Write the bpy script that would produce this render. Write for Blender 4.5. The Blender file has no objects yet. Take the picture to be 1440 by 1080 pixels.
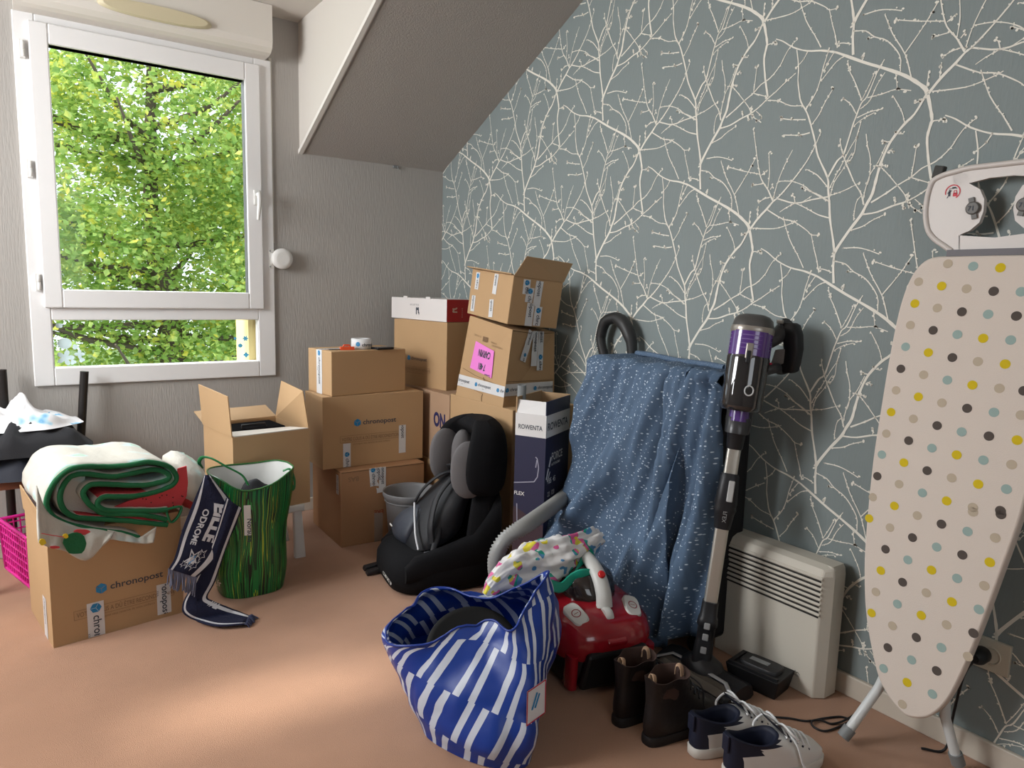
import bpy, bmesh, math, random
from mathutils import Vector, Matrix, noise
rnd = random.Random(7)
scene = bpy.context.scene
col = scene.collection
# ---------------------------------------------------------------- camera
FPX = 995.93
C = Vector((-1.991, -3.561, 1.18))
YAW, PITCH, ROLL = 0.611793, -0.133111, 0.0267174
_fw = Vector((math.sin(YAW)*math.cos(PITCH), math.cos(YAW)*math.cos(PITCH), math.sin(PITCH)))
_r0 = Vector((math.cos(YAW), -math.sin(YAW), 0)); _u0 = _r0.cross(_fw)
_r = _r0*math.cos(ROLL)+_u0*math.sin(ROLL); _u = -_r0*math.sin(ROLL)+_u0*math.cos(ROLL)
cam = bpy.data.cameras.new('camera'); cam.sensor_width = 36; cam.lens = FPX/1440*36; cam.clip_start = .05
camo = bpy.data.objects.new('camera', cam); col.objects.link(camo)
M = Matrix((_r, _u, -_fw)).transposed().to_4x4(); M.translation = C
camo.matrix_world = M
scene.camera = camo
# ---------------------------------------------------------------- exposure, sky, sun, daylight at the windows, added rear fill
scene.view_settings.view_transform = 'Standard'; scene.view_settings.look = 'None'
scene.view_settings.gamma = 1; scene.view_settings.use_curve_mapping = False
scene.view_settings.exposure = 0.34
w = bpy.data.worlds.new('sky'); scene.world = w; w.use_nodes = True
w.node_tree.nodes['Background'].inputs[0].default_value = (.80, .90, 1.0, 1)
w.node_tree.nodes['Background'].inputs[1].default_value = 1.6
def light(name, kind, loc, aim, energy, color=(1, 1, 1), **kw):
    l = bpy.data.lights.new(name, kind); l.energy = energy; l.color = color
    for k, v in kw.items(): setattr(l, k, v)
    o = bpy.data.objects.new(name, l); col.objects.link(o); o.location = loc
    o.rotation_euler = (Vector(aim)-Vector(loc)).to_track_quat('-Z', 'Y').to_euler()
    return o
light('sun', 'SUN', (-8, -1, 6), (-8+.97, -1-.10, 6-.5), 4.6, (1, .93, .80), angle=math.radians(5))
light('sky_front_window', 'AREA', (-1.5, 1.3, 3.3), (-1.3, -.6, .9), 150, (.92, .97, 1), shape='RECTANGLE', size=2.6, size_y=1.6)
light('sky_left_window', 'AREA', (-3.50, -1.05, 1.6), (-.6, -1.2, .9), 84, (.96, .98, 1), shape='RECTANGLE', size=1.2, size_y=1.3)
light('rear_fill', 'AREA', (-2.0, -5.15, 1.7), (-1.4, -2.0, .9), 4.5, (1, .97, .93), shape='RECTANGLE', size=1.3, size_y=1.2)  # weak fill added behind the camera, no known window there

# ---------------------------------------------------------------- geometry helpers
def V(*a): return Vector(a[0]) if len(a) == 1 else Vector(a)
def ray(px, py): return _r*((px-720)/FPX) - _u*((py-540)/FPX) + _fw
def hit(px, py, ax, val):
    d = ray(px, py); return C + d*((val-C[ax])/d[ax])
def onpl(px, py, p0, n):
    d = ray(px, py); p0 = V(p0); n = V(n); return C + d*((p0-C).dot(n)/d.dot(n))
def catmull(pts, k=6, closed=False):
    pts = [V(p) for p in pts]; n = len(pts); out = []
    rng = range(n if closed else n-1)
    for i in rng:
        p1 = pts[i]; p2 = pts[(i+1) % n]
        p0 = pts[i-1] if (i > 0 or closed) else p1*2-p2
        p3 = pts[(i+2) % n] if (i+2 < n or closed) else p2*2-p1
        for j in range(k):
            t = j/k
            out.append(.5*((2*p1)+(-p0+p2)*t+(2*p0-5*p1+4*p2-p3)*t*t+(-p0+3*p1-3*p2+p3)*t**3))
    if not closed: out.append(pts[-1])
    return out
def lerpl(vals, t):
    x = t*(len(vals)-1); i = min(int(x), len(vals)-2); f = x-i
    return vals[i]*(1-f)+vals[i+1]*f
def ring(c, a, b, n=2., N=24, ph=0.):
    c, a, b = V(c), V(a), V(b); out = []
    for k in range(N):
        t = 2*math.pi*(k+ph)/N; x, y = math.cos(t), math.sin(t)
        out.append(c + a*(math.copysign(abs(x)**(2/n), x)) + b*(math.copysign(abs(y)**(2/n), y)))
    return out
class MB:
    def __init__(s): s.v = []; s.f = []; s.m = []; s.s = []; s.uv = []
    def face(s, pts, mat=0, smooth=False, uv=None):
        b = len(s.v); s.v += [V(p) for p in pts]; s.f.append(tuple(range(b, b+len(pts)))); s.m.append(mat); s.s.append(smooth)
        s.uv.append(uv or [(0, 0)]*len(pts)); return s
    def grid(s, rows, mat=0, closed=False, smooth=True, uvf=None, matf=None, flip=False):
        b = len(s.v); nu = len(rows[0]); nv = len(rows)
        for r in rows: s.v += [V(p) for p in r]
        for j in range(nv-1):
            for i in range(nu if closed else nu-1):
                i2 = (i+1) % nu
                q = (b+j*nu+i, b+j*nu+i2, b+(j+1)*nu+i2, b+(j+1)*nu+i)
                us = [(i/(nu if closed else nu-1), j/(nv-1)), ((i+1)/(nu if closed else nu-1), j/(nv-1)), ((i+1)/(nu if closed else nu-1), (j+1)/(nv-1)), (i/(nu if closed else nu-1), (j+1)/(nv-1))]
                if uvf: us = [uvf(*x) for x in us]
                if flip: q = q[::-1]; us = us[::-1]
                s.f.append(q); s.uv.append(us); s.m.append(matf(i, j) if matf else mat); s.s.append(smooth)
        return s
    def loft(s, rings, mat=0, cap0=True, cap1=True, smooth=True, uvf=None, matf=None):
        s.grid(rings, mat, True, smooth, uvf, matf)
        if cap0: s.face(rings[0][::-1], matf(0, 0) if matf else mat, smooth)
        if cap1: s.face(rings[-1], matf(0, len(rings)-2) if matf else mat, smooth)
        return s
    def tube(s, path, r, n=10, mat=0, caps=True, flat=1., up=None, smooth=True):
        path = [V(p) for p in path]; m = len(path); rings = []; prev = None
        for i, p in enumerate(path):
            t = (path[min(i+1, m-1)]-path[max(i-1, 0)])
            t = t.normalized() if t.length > 1e-9 else V(0, 0, 1)
            if prev is None:
                a = V(up) if up else (V(0, 0, 1) if abs(t.z) < .9 else V(1, 0, 0))
            else: a = prev
            a = a - t*a.dot(t)
            a = a.normalized() if a.length > 1e-6 else t.orthogonal().normalized()
            prev = a; b = t.cross(a)
            rr = r if not isinstance(r, (list, tuple)) else lerpl(r, i/(m-1) if m > 1 else 0)
            rings.append([p + a*(rr*flat*math.cos(2*math.pi*k/n)) + b*(rr*math.sin(2*math.pi*k/n)) for k in range(n)])
        return s.loft(rings, mat, caps, caps, smooth)
    def lathe(s, prof, o=(0, 0, 0), ax=(0, 0, 1), n=24, mat=0, cap0=True, cap1=True, smooth=True, matf=None):
        ax = V(ax).normalized(); a = ax.orthogonal().normalized(); b = ax.cross(a); o = V(o)
        rings = [[o+ax*z+a*(r*math.cos(2*math.pi*k/n))+b*(r*math.sin(2*math.pi*k/n)) for k in range(n)] for r, z in prof]
        return s.loft(rings, mat, cap0, cap1, smooth, matf=matf)
    def hexa(s, c, mat=0, mats=None):
        # c: bottom N,R,RF,F then top N,R,RF,F ; faces front,right,back,left,top,bottom
        fs = [(0, 1, 5, 4), (1, 2, 6, 5), (2, 3, 7, 6), (3, 0, 4, 7), (4, 5, 6, 7), (3, 2, 1, 0)]
        b = len(s.v); s.v += [V(p) for p in c]
        for k, f in enumerate(fs):
            s.f.append(tuple(b+i for i in f)); s.m.append(mats[k] if mats else mat); s.s.append(False); s.uv.append([(0, 0), (1, 0), (1, 1), (0, 1)])
        return s
    def box(s, lo, hi, mat=0, R=None, o=None):
        x0, y0, z0 = lo; x1, y1, z1 = hi
        c = [V(x0, y0, z0), V(x1, y0, z0), V(x1, y1, z0), V(x0, y1, z0), V(x0, y0, z1), V(x1, y0, z1), V(x1, y1, z1), V(x0, y1, z1)]
        if R is not None: c = [R @ p for p in c]
        if o is not None: c = [p+V(o) for p in c]
        return s.hexa(c, mat)
    def prism(s, poly, d, mat=0, side=None, smooth=False):
        # poly: list of 3D points, extruded by vector d
        d = V(d); top = [V(p)+d for p in poly]; n = len(poly)
        s.face(list(poly)[::-1], mat); s.face(top, mat)
        for i in range(n):
            s.face([poly[i], poly[(i+1) % n], top[(i+1) % n], top[i]], mat if side is None else side, smooth)
        return s
    def flat(s, vs, fs, fn, mat=0):
        b = len(s.v); s.v += [V(fn(x, y)) for x, y in vs]
        for f in fs: s.f.append(tuple(b+i for i in f)); s.m.append(mat); s.s.append(False); s.uv.append([(0, 0)]*len(f))
        return s
    def sph(s, c, r, n=10, mat=0, sc=(1, 1, 1)):
        c = V(c); rings = []
        for j in range(1, n):
            t = math.pi*j/n
            rings.append([c+V(sc[0]*r*math.sin(t)*math.cos(2*math.pi*k/(2*n)), sc[1]*r*math.sin(t)*math.sin(2*math.pi*k/(2*n)), -sc[2]*r*math.cos(t)) for k in range(2*n)])
        return s.loft(rings, mat)
    def build(s, name, mats, parent=None, bevel=0, bseg=2, sub=0, world=True, weld=False, solid=0, recalc=True):
        me = bpy.data.meshes.new(name)
        off = V(parent.location) if (parent is not None and world) else V(0, 0, 0)
        if parent is not None and world and parent.parent is not None: off = off + V(parent.parent.location)
        me.from_pydata([v-off for v in s.v], [], s.f)
        mats = mats if isinstance(mats, (list, tuple)) else [mats]
        for m in mats: me.materials.append(m)
        ul = me.uv_layers.new(name='uv')
        k = 0
        flat_uv = [0.]*(2*len(me.loops))
        for p, uvs in zip(me.polygons, s.uv):
            for li, uvc in zip(p.loop_indices, uvs): flat_uv[2*li] = uvc[0]; flat_uv[2*li+1] = uvc[1]
        ul.data.foreach_set('uv', flat_uv)
        me.polygons.foreach_set('material_index', s.m); me.polygons.foreach_set('use_smooth', s.s)
        if weld or recalc:
            bm = bmesh.new(); bm.from_mesh(me)
            if weld: bmesh.ops.remove_doubles(bm, verts=bm.verts, dist=1e-4)
            if recalc: bmesh.ops.recalc_face_normals(bm, faces=bm.faces)
            bm.to_mesh(me); bm.free()
        o = bpy.data.objects.new(name, me); col.objects.link(o)
        if parent is not None: o.parent = parent
        if solid:
            md = o.modifiers.new('solid', 'SOLIDIFY'); md.thickness = solid; md.offset = 0
        if bevel:
            md = o.modifiers.new('bevel', 'BEVEL'); md.width = bevel; md.segments = bseg; md.limit_method = 'ANGLE'; md.angle_limit = math.radians(40); md.harden_normals = False
        if sub:
            md = o.modifiers.new('sub', 'SUBSURF'); md.levels = sub; md.render_levels = sub
        return o
def thing(name, label, cat, loc=(0, 0, 0), rotz=0, group=None):
    o = bpy.data.objects.new(name, None); col.objects.link(o); o.location = loc; o.rotation_euler = (0, 0, rotz)
    o.empty_display_size = .05
    return tag(o, label, cat, group)
def tag(o, label, cat, group=None):
    o['label'] = label; o['category'] = cat
    if group: o['group'] = group
    return o
def struct(o, label=None, cat=None):
    o['kind'] = 'structure'
    if label: o['label'] = label
    if cat: o['category'] = cat
    return o
# ---------------------------------------------------------------- lettering
_tc = {}
def text2d(body, size, bold=0., sx=1., align='LEFT'):
    key = (body, bold, align)
    if key not in _tc:
        cu = bpy.data.curves.new('t', 'FONT'); cu.body = body; cu.size = 1; cu.offset = bold; cu.align_x = align; cu.resolution_u = 3; cu.fill_mode = 'FRONT'
        o = bpy.data.objects.new('t', cu); col.objects.link(o)
        me = bpy.data.meshes.new_from_object(o.evaluated_get(bpy.context.evaluated_depsgraph_get()))
        _tc[key] = ([(v.co.x, v.co.y) for v in me.vertices], [tuple(p.vertices) for p in me.polygons])
        bpy.data.objects.remove(o); bpy.data.curves.remove(cu); bpy.data.meshes.remove(me)
    vs, fs = _tc[key]
    return [(x*size*sx, y*size) for x, y in vs], fs
def planar(o, ex, ey):
    o, ex, ey = V(o), V(ex).normalized(), V(ey).normalized(); n = ex.cross(ey)
    return lambda x, y, h=.0006: o + ex*x + ey*y + n*h
# ---------------------------------------------------------------- materials
def mat(name, color, rough=.7, metal=0., spec=.4, bump=0., bscale=200., bstretch=(1, 1, 1), var=0., vscale=8., sheen=0., coat=0., trans=0., alpha=1., emit=None, subsurf=0.):
    m = bpy.data.materials.new(name); m.use_nodes = True; nt = m.node_tree; b = nt.nodes['Principled BSDF']
    def S(k, v):
        if k in b.inputs: b.inputs[k].default_value = v
    S('Base Color', (*color, 1)); S('Roughness', rough); S('Metallic', metal); S('Specular IOR Level', spec)
    S('Sheen Weight', sheen); S('Coat Weight', coat); S('Transmission Weight', trans); S('Alpha', alpha)
    if bump or var:
        tc = nt.nodes.new('ShaderNodeTexCoord'); mp = nt.nodes.new('ShaderNodeMapping'); mp.inputs['Scale'].default_value = bstretch
        nt.links.new(tc.outputs['Object'], mp.inputs['Vector'])
    if bump:
        n = nt.nodes.new('ShaderNodeTexNoise'); n.inputs['Scale'].default_value = bscale; n.inputs['Detail'].default_value = 3
        nt.links.new(mp.outputs[0], n.inputs['Vector'])
        bp = nt.nodes.new('ShaderNodeBump'); bp.inputs['Strength'].default_value = bump; bp.inputs['Distance'].default_value = .004
        nt.links.new(n.outputs['Fac'], bp.inputs['Height']); nt.links.new(bp.outputs[0], b.inputs['Normal'])
    if var:
        n2 = nt.nodes.new('ShaderNodeTexNoise'); n2.inputs['Scale'].default_value = vscale; n2.inputs['Detail'].default_value = 4
        nt.links.new(tc.outputs['Object'], n2.inputs['Vector'])
        mx = nt.nodes.new('ShaderNodeMix'); mx.data_type = 'RGBA'
        mx.inputs[6].default_value = (*[c*(1-var) for c in color], 1); mx.inputs[7].default_value = (*[min(1, c*(1+var)) for c in color], 1)
        nt.links.new(n2.outputs['Fac'], mx.inputs[0]); nt.links.new(mx.outputs[2], b.inputs['Base Color'])
    return m
def nodes(m): return m.node_tree.nodes, m.node_tree.links, m.node_tree.nodes['Principled BSDF']
def math_n(nt, op, a, b=None, c=None):
    n = nt.nodes.new('ShaderNodeMath'); n.operation = op
    for i, x in enumerate((a, b, c)):
        if x is None: continue
        if isinstance(x, (int, float)): n.inputs[i].default_value = x
        else: nt.links.new(x, n.inputs[i])
    return n.outputs[0]
def ramp(nt, fac, stops, const=False):
    r = nt.nodes.new('ShaderNodeValToRGB'); r.color_ramp.interpolation = 'CONSTANT' if const else 'LINEAR'
    e = r.color_ramp.elements
    while len(e) < len(stops): e.new(.5)
    for el, (p, c) in zip(e, stops): el.position = p; el.color = (*c, 1)
    nt.links.new(fac, r.inputs[0]); return r.outputs[0]
CARD = mat('cardboard', (.47, .30, .155), .85, var=.06, vscale=5, bump=.05, bscale=60, bstretch=(1, 1, 12))
CARD2 = mat('cardboard_reddish', (.37, .20, .10), .75, var=.08, vscale=5)
CARDIN = mat('cardboard_inside', (.44, .29, .16), .9, var=.05)
CARDEDGE = mat('cardboard_seam', (.16, .095, .05), .9)
INK = mat('print_dark_grey', (.055, .065, .085), .7)
INKBROWN = mat('print_faded_brown', (.24, .145, .08), .8)
BLUEINK = mat('print_blue', (.02, .22, .46), .6)
TAPEM = mat('packing_tape_white', (.66, .66, .66), .35, var=.05, vscale=30)
WHITE = mat('white_plastic', (.74, .73, .70), .4)
PVC = mat('white_window_frame', (.78, .77, .76), .35)
BLACKP = mat('black_plastic', (.012, .012, .014), .45)
BLACKM = mat('black_metal', (.018, .015, .014), .35)
GREYP = mat('grey_plastic', (.20, .21, .21), .5)
STEEL = mat('brushed_metal_tube', (.62, .60, .54), .35, metal=.85)
GLASSY = mat('dark_clear_plastic', (.015, .015, .018), .08, coat=.6)
# ================================================================ the room
WALLG = mat('grey_wallpaper', (.385, .362, .335), .8, bump=.35, bscale=150, bstretch=(1, 1, .12))
SLOPEM = mat('textured_ceiling_paper', (.41, .38, .35), .85, bump=.5, bscale=170)
CEILM = mat('ceiling_white', (.62, .58, .53), .85, bump=.2, bscale=120)
CHEEKM = mat('cheek_paper', (.60, .56, .51), .85, bump=.3, bscale=90, bstretch=(1, 1, .2))
TEAL = mat('blue_grey_wallpaper', (.228, .268, .266), .7, bump=.25, bscale=160, bstretch=(1, 1, .15), var=.05, vscale=3)
BRANCH = mat('cream_branch_print', (.84, .81, .72), .7)
CARPET = mat('pink_carpet', (.405, .225, .140), .95, bump=.45, bscale=420, var=.12, vscale=7, sheen=.2, spec=.1)
CREAMB = mat('cream_baseboard', (.56, .50, .42), .5)
XL, YB, ZC = -3.55, -5.0, 2.42          # left wall, rear wall, ceiling
SL = .4765; SZ = 1.815                  # slope z = SZ - SL*y
YS = -(ZC-SZ)/SL                        # where the slope meets the flat ceiling
XC = -.805                              # dormer cheek
f = MB().box((XL-.2, YB-.2, -.12), (.2, .3, 0)).build('floor', CARPET); struct(f, 'pink terracotta carpet covering the whole floor', 'floor')
def wall_with_holes(name, mats, axis, pos, thick, a0, a1, z0, z1, holes):
    # wall slab in plane axis=pos, spanning a0..a1 and z0..z1, with rectangular openings
    b = MB()
    as_ = sorted({a0, a1, *[h[0] for h in holes], *[h[1] for h in holes]}); zs = sorted({z0, z1, *[h[2] for h in holes], *[h[3] for h in holes]})
    for i in range(len(as_)-1):
        for j in range(len(zs)-1):
            ca, cz = (as_[i]+as_[i+1])/2, (zs[j]+zs[j+1])/2
            if any(h[0] < ca < h[1] and h[2] < cz < h[3] for h in holes): continue
            lo = [0, 0, zs[j]]; hi = [0, 0, zs[j+1]]
            o = 1-axis
            lo[o], hi[o] = as_[i], as_[i+1]; lo[axis], hi[axis] = min(pos, pos+thick), max(pos, pos+thick)
            b.box(lo, hi)
    return struct(b.build(name, mats))
W1 = (-1.905, -.98, .765, 2.26)
wb = wall_with_holes('wall_back', WALLG, 1, 0, .22, XL-.2, .2, 0, 2.7, [W1])
SUN_SLOT = (-1.53, -1.27, .94, 1.40)  # unseen slot, sized only to shape the sun streak on the carpet
wall_with_holes('wall_left', WALLG, 0, XL, -.2, YB-.2, 0, 0, 2.7, [SUN_SLOT])
FILL_GAP = (-2.65, -1.35, 1.1, 2.3)  # unseen opening added to let the rear fill in
wall_with_holes('wall_rear', WALLG, 1, YB, -.2, XL-.2, .2, 0, 2.7, [FILL_GAP])
struct(MB().box((XL-.2, YB-.2, ZC), (XC, .2, ZC+.1)).box((XC, YB-.2, ZC), (.2, YS, ZC+.1)).build('ceiling', CEILM), 'off-white flat ceiling above the window', 'ceiling')
b = MB(); th = .12
q = [V(XC+.022, .0, SZ), V(.15, .0, SZ), V(.15, YS, ZC), V(XC+.022, YS, ZC)]
b.hexa([q[0], q[1], q[2], q[3]]+[p+V(0, 0, th) for p in q])
struct(b.build('ceiling_slope', SLOPEM), 'grey textured sloping ceiling over the stacked boxes', 'ceiling')
b = MB(); b.prism([V(XC, 0, SZ), V(XC, YS, ZC), V(XC, 0, ZC)], (.03, 0, 0)); struct(b.build('wall_dormer', CHEEKM), 'pale triangular side wall of the window recess', 'wall')
b = MB(); n_ = V(0, SL, 1).normalized(); dd = V(0, YS, ZC-SZ).normalized()
p0 = V(XC-.006, 0, SZ-.006); p1 = p0+V(0, YS, ZC-SZ)
b.hexa([p0, p0+V(.02, 0, 0), p1+V(.02, 0, 0), p1]+[p+n_*.018 for p in (p0, p0+V(.02, 0, 0), p1+V(.02, 0, 0), p1)])
struct(b.build('trim_1', mat('pale_edge_trim', (.72, .69, .64), .6)), 'pale edge trim along the sloping ceiling', 'trim')
# baseboard under the wallpaper wall
struct(MB().box((-.014, YB, 0), (0, -.0, .066)).build('baseboard_right', CREAMB, bevel=.004), 'cream baseboard under the branch wallpaper', 'baseboard')
struct(MB().box((XL, -.012, 0), (0, 0, .066)).build('baseboard_back', CREAMB, bevel=.004), 'cream baseboard under the window', 'baseboard')
# ---------------------------------------------------------------- branch wallpaper
LY, LZ = .52591, .64212
def wl(x, y): return hit(1120+x/6., 160+y/6., 0, 0)          # point of the traced motif on the wall
MOT = [
 ([(5,-540),(20,-400),(15,-280),(25,-180),(40,-100),(90,-10),(125,100),(160,240),(185,360),(265,540),(270,640),(280,760),(285,890),(310,1060),(320,1180),(312,1290),(315,1430)],1.6,3.6,1),
 ([(265,620),(180,520),(90,470)],1.6,1.2,2),
 ([(265,540),(345,400),(395,350),(440,220),(480,90),(510,10),(550,-90),(600,-150),(680,-340),(745,-460)],2.8,1.2,1),
 ([(555,-110),(490,-280),(450,-360),(435,-440)],1.6,1.2,2),
 ([(550,-110),(620,-250),(665,-360)],1.2,1,1),
 ([(600,-135),(720,-165),(840,-205),(970,-195)],1.6,1.1,2),
 ([(540,-40),(620,-110),(680,-240),(750,-350)],1.2,1,1),
 ([(505,0),(460,-80),(395,-130)],1.4,1.2,3),
 ([(510,35),(620,-15),(730,-40)],1.4,1.2,2),
 ([(490,100),(550,50),(660,-10)],1.2,1,1),
 ([(550,60),(510,200),(490,330),(440,420)],1.2,1.2,3),
 ([(270,650),(330,530),(400,400),(450,300),(510,200)],1.3,1,0),
 ([(285,700),(320,580),(400,460),(440,380),(470,330)],1.3,1,0),
 ([(285,690),(400,650),(520,590)],1.4,1.1,1),
 ([(275,740),(200,690),(110,650),(55,620)],1.6,1.2,3),
 ([(270,700),(130,725),(-10,755),(-160,715)],1.8,2.4,0),
 ([(280,880),(180,850),(80,795),(-5,755)],1.7,1.3,0),
 ([(-10,755),(-80,790),(-140,830)],1.4,1,0),
 ([(-10,750),(-20,700),(-40,685)],1.3,1.3,2),
 ([(60,740),(130,695)],1.2,1,0),
 ([(570,770),(545,670),(490,580),(430,440),(390,330),(370,230)],2.2,1.4,3),
 ([(1104,-174),(1000,0),(910,90),(800,230),(740,350),(700,460),(670,570),(640,680),(590,770),(550,850),(450,980),(360,1110),(310,1190)],3.0,4.6,1),
 ([(760,260),(690,410),(620,520),(575,670),(560,760)],1.1,1.4,0),
 ([(590,170),(600,260),(625,380),(620,520),(600,600)],1.4,1.2,1),
 ([(550,690),(510,740),(490,830),(485,900)],1.2,1.4,0),
 ([(630,750),(760,670),(860,600),(970,535),(1060,460),(1180,400),(1300,290),(1360,200),(1430,110),(1530,30)],2.2,1.1,1),
 ([(560,850),(680,830),(820,775),(930,740),(1040,680),(1140,610),(1240,550),(1370,460),(1500,380)],2.4,1.2,2),
 ([(650,440),(720,455),(850,600),(920,690),(945,760),(1060,840)],1.4,1.4,3),
 ([(930,740),(950,660)],1,1.2,3),([(1000,720),(1070,780)],1,1.2,3),([(830,770),(840,720)],1,1.2,3),([(900,770),(915,800)],1,1.2,3),([(945,750),(950,800)],1.2,1.2,1),
 ([(455,985),(560,950),(640,900),(735,855)],1.6,1.1,1),
 ([(970,535),(995,400),(1015,265)],1.3,1.1,3),
 ([(975,540),(1060,565),(1130,585)],1.4,1.2,1),
 ([(915,80),(890,-20),(820,-145)],1.3,1.1,1),
 ([(790,235),(740,240)],1.2,1.5,5),([(780,310),(830,318)],1.2,1.5,4),([(860,170),(905,168)],1.2,1.2,2),([(850,180),(828,155)],1.2,1.2,2),([(700,450),(760,430)],1.2,1.2,3),
 ([(1110,-160),(1130,-60),(1145,40),(1135,90),(1105,200),(1110,330),(1120,430),(1145,590)],4.0,3.0,1),
 ([(1150,60),(1200,55),(1250,50)],1.3,1.4,6),
 ([(-170,-630),(-110,-610),(-25,-560),(90,-530),(210,-533),(285,-525),(345,-515),(470,-470),(590,-428),(720,-390),(850,-348),(960,-300),(1080,-220),(1104,-174)],1.3,5.0,1),
 ([(60,1300),(10,1190),(-60,1050),(-110,870)],1.6,1.1,1),
 ([(-245,810),(-120,885),(-20,910),(90,985),(125,1020),(180,1025)],1.8,1.1,2),
 ([(125,1010),(150,1140),(170,1220),(190,1340)],1.2,1.5,2),
 ([(300,1340),(240,1315),(190,1305)],1.4,1.1,1),
 ([(130,1320),(80,1460),(60,1540),(20,1650),(-60,1760)],1.3,1.9,3),
 ([(260,1415),(180,1450),(80,1550),(60,1570)],1.5,1.1,1),
 ([(170,1360),(120,1430),(80,1500)],1.2,1.2,4),
 ([(-40,1295),(-80,1360),(-140,1410)],1.4,1.2,2),
 ([(-80,1725),(-180,1700),(-270,1640),(-350,1610)],1.5,1.3,4),
 ([(80,50),(-40,50),(-125,40)],1.8,1.4,6),
 ([(115,160),(30,180),(-110,180)],1.8,1.4,6),
 ([(125,100),(190,10),(240,-90),(310,-210)],1.5,1.3,4),
 ([(-160,715),(-60,600),(70,430),(150,290),(210,150)],2.2,1.1,1),
 ([(-150,570),(-40,570),(60,605),(140,665),(275,740)],1.2,1.5,2),
 ([(-195,720),(-160,590),(-100,440),(-30,305)],1.5,1.0,1),
 ([(-390,975),(-320,880),(-245,800),(-195,740),(-160,715)],3.8,2.4,1),
 ([(-200,730),(-240,640),(-295,550),(-320,440),(-340,290),(-360,130)],2.3,1.2,1),
 ([(-310,510),(-460,480),(-570,450)],1.5,1.2,3),
 ([(-240,630),(-225,500),(-230,340),(-215,325)],1.3,1.2,2),
 ([(-280,590),(-370,605)],1.4,1.3,5),([(-220,640),(-195,605)],1.3,1.1,2),([(-295,520),(-250,480)],1.3,1.2,4),
 ([(-220,705),(-260,715),(-310,740)],1.4,1.2,4),
 ([(-370,965),(-260,970),(-160,965),(-40,925),(10,900)],1.6,1.1,1),
 ([(-400,940),(-390,835)],1.3,1.2,3),([(-330,880),(-320,780)],1.3,1.2,3),
 ([(-400,1000),(-460,1025)],1.4,1.4,6),
 ([(-485,850),(-520,690),(-590,540),(-635,400)],1.8,1.3,1),
 ([(-520,680),(-420,520),(-350,385)],1.5,1.2,3),
 ([(-545,800),(-550,690),(-620,580),(-690,540),(-740,490),(-800,480)],1.5,1.4,2),
 ([(-760,380),(-670,365),(-600,375),(-540,395)],1.5,1.2,2),
 ([(-570,810),(-560,910)],1.2,1.2,3),([(-760,690),(-745,650)],1.3,1.4,5),([(-690,540),(-730,545)],1.2,1.2,2),
]
b = MB(); b.box((0, YB-.2, 0), (.2, .2, 2.7), 0)
ribs = []; discs = []
rr_ = random.Random(3)
PXM = (wl(600, 300)-wl(606, 300)).length           # wall metres per image pixel at the traced motif
for pts, w0, w1, nb in MOT:
    P = catmull([wl(*p) for p in pts], 3); n = len(P); L = []; Rr = []
    for i, p in enumerate(P):
        t = (P[min(i+1, n-1)]-P[max(i-1, 0)]).normalized(); nn = V(0, -t.z, t.y)
        wd = (w0+(w1-w0)*i/(n-1))*PXM*.5*(1+.18*rr_.uniform(-1, 1))
        L.append(p+nn*wd); Rr.append(p-nn*wd)
    ribs.append((L, Rr))
    length = sum((P[i+1]-P[i]).length for i in range(n-1))
    # buds near the tip, small nubs along the twig
    for k in range(nb):
        c = P[max(0, n-1-int(rr_.random()**2*min(n-1, 4)))] + V(0, rr_.uniform(-1, 1)*.005, rr_.uniform(-1, 1)*.005)
        discs.append((c, rr_.uniform(.0022, .004), rr_.uniform(1, 1.7), rr_.uniform(0, 3.14)))
    if max(w0, w1) < 2.6:
        for k in range(int(length/.014)):
            c = P[rr_.randrange(1, n)]*1.0; a = rr_.random(); c = c.lerp(P[rr_.randrange(max(1, n-6), n)], 0)
            i = rr_.randrange(0, n-1); c = P[i].lerp(P[i+1], a) + V(0, rr_.uniform(-1, 1)*.0025, rr_.uniform(-1, 1)*.0025)
            discs.append((c, rr_.uniform(.0012, .0024), rr_.uniform(1, 2.), rr_.uniform(0, 3.14)))
eps = V(-.0012, 0, 0)
for i in range(-5, 8):
    for j in range(-5, 6):
        for half in ([0] if True else []):
            d = V(0, LY*i, LZ*j + (LZ*.5 if i % 2 else 0))
            if not (-4.9 < wl(300, 500).y+d.y < .6 and -.7 < wl(300, 500).z+d.z < 3.1): continue
            for L, Rr in ribs:
                if all((p+d).y > .0 or (p+d).y < YB or (p+d).z < .06 or (p+d).z > SZ-SL*(p+d).y+.02 for p in L): continue
                b.grid([[p+d+eps for p in L], [p+d+eps for p in Rr]], 1, smooth=False)
            for c, r, st, an in discs:
                p = c+d
                if p.y > 0 or p.z < .066 or p.y < YB or p.z > SZ-SL*p.y+.02: continue
                ca, sa = math.cos(an), math.sin(an)
                b.face([p+eps*1.3+V(0, ca*r*st*math.cos(t)-sa*r*math.sin(t), sa*r*st*math.cos(t)+ca*r*math.sin(t)) for t in [k*math.pi/3 for k in range(6)]], 1)
wr = b.build('wall_right', [TEAL, BRANCH], recalc=False)
struct(wr, 'blue grey wallpaper wall printed with cream bare branches', 'wall')

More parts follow.
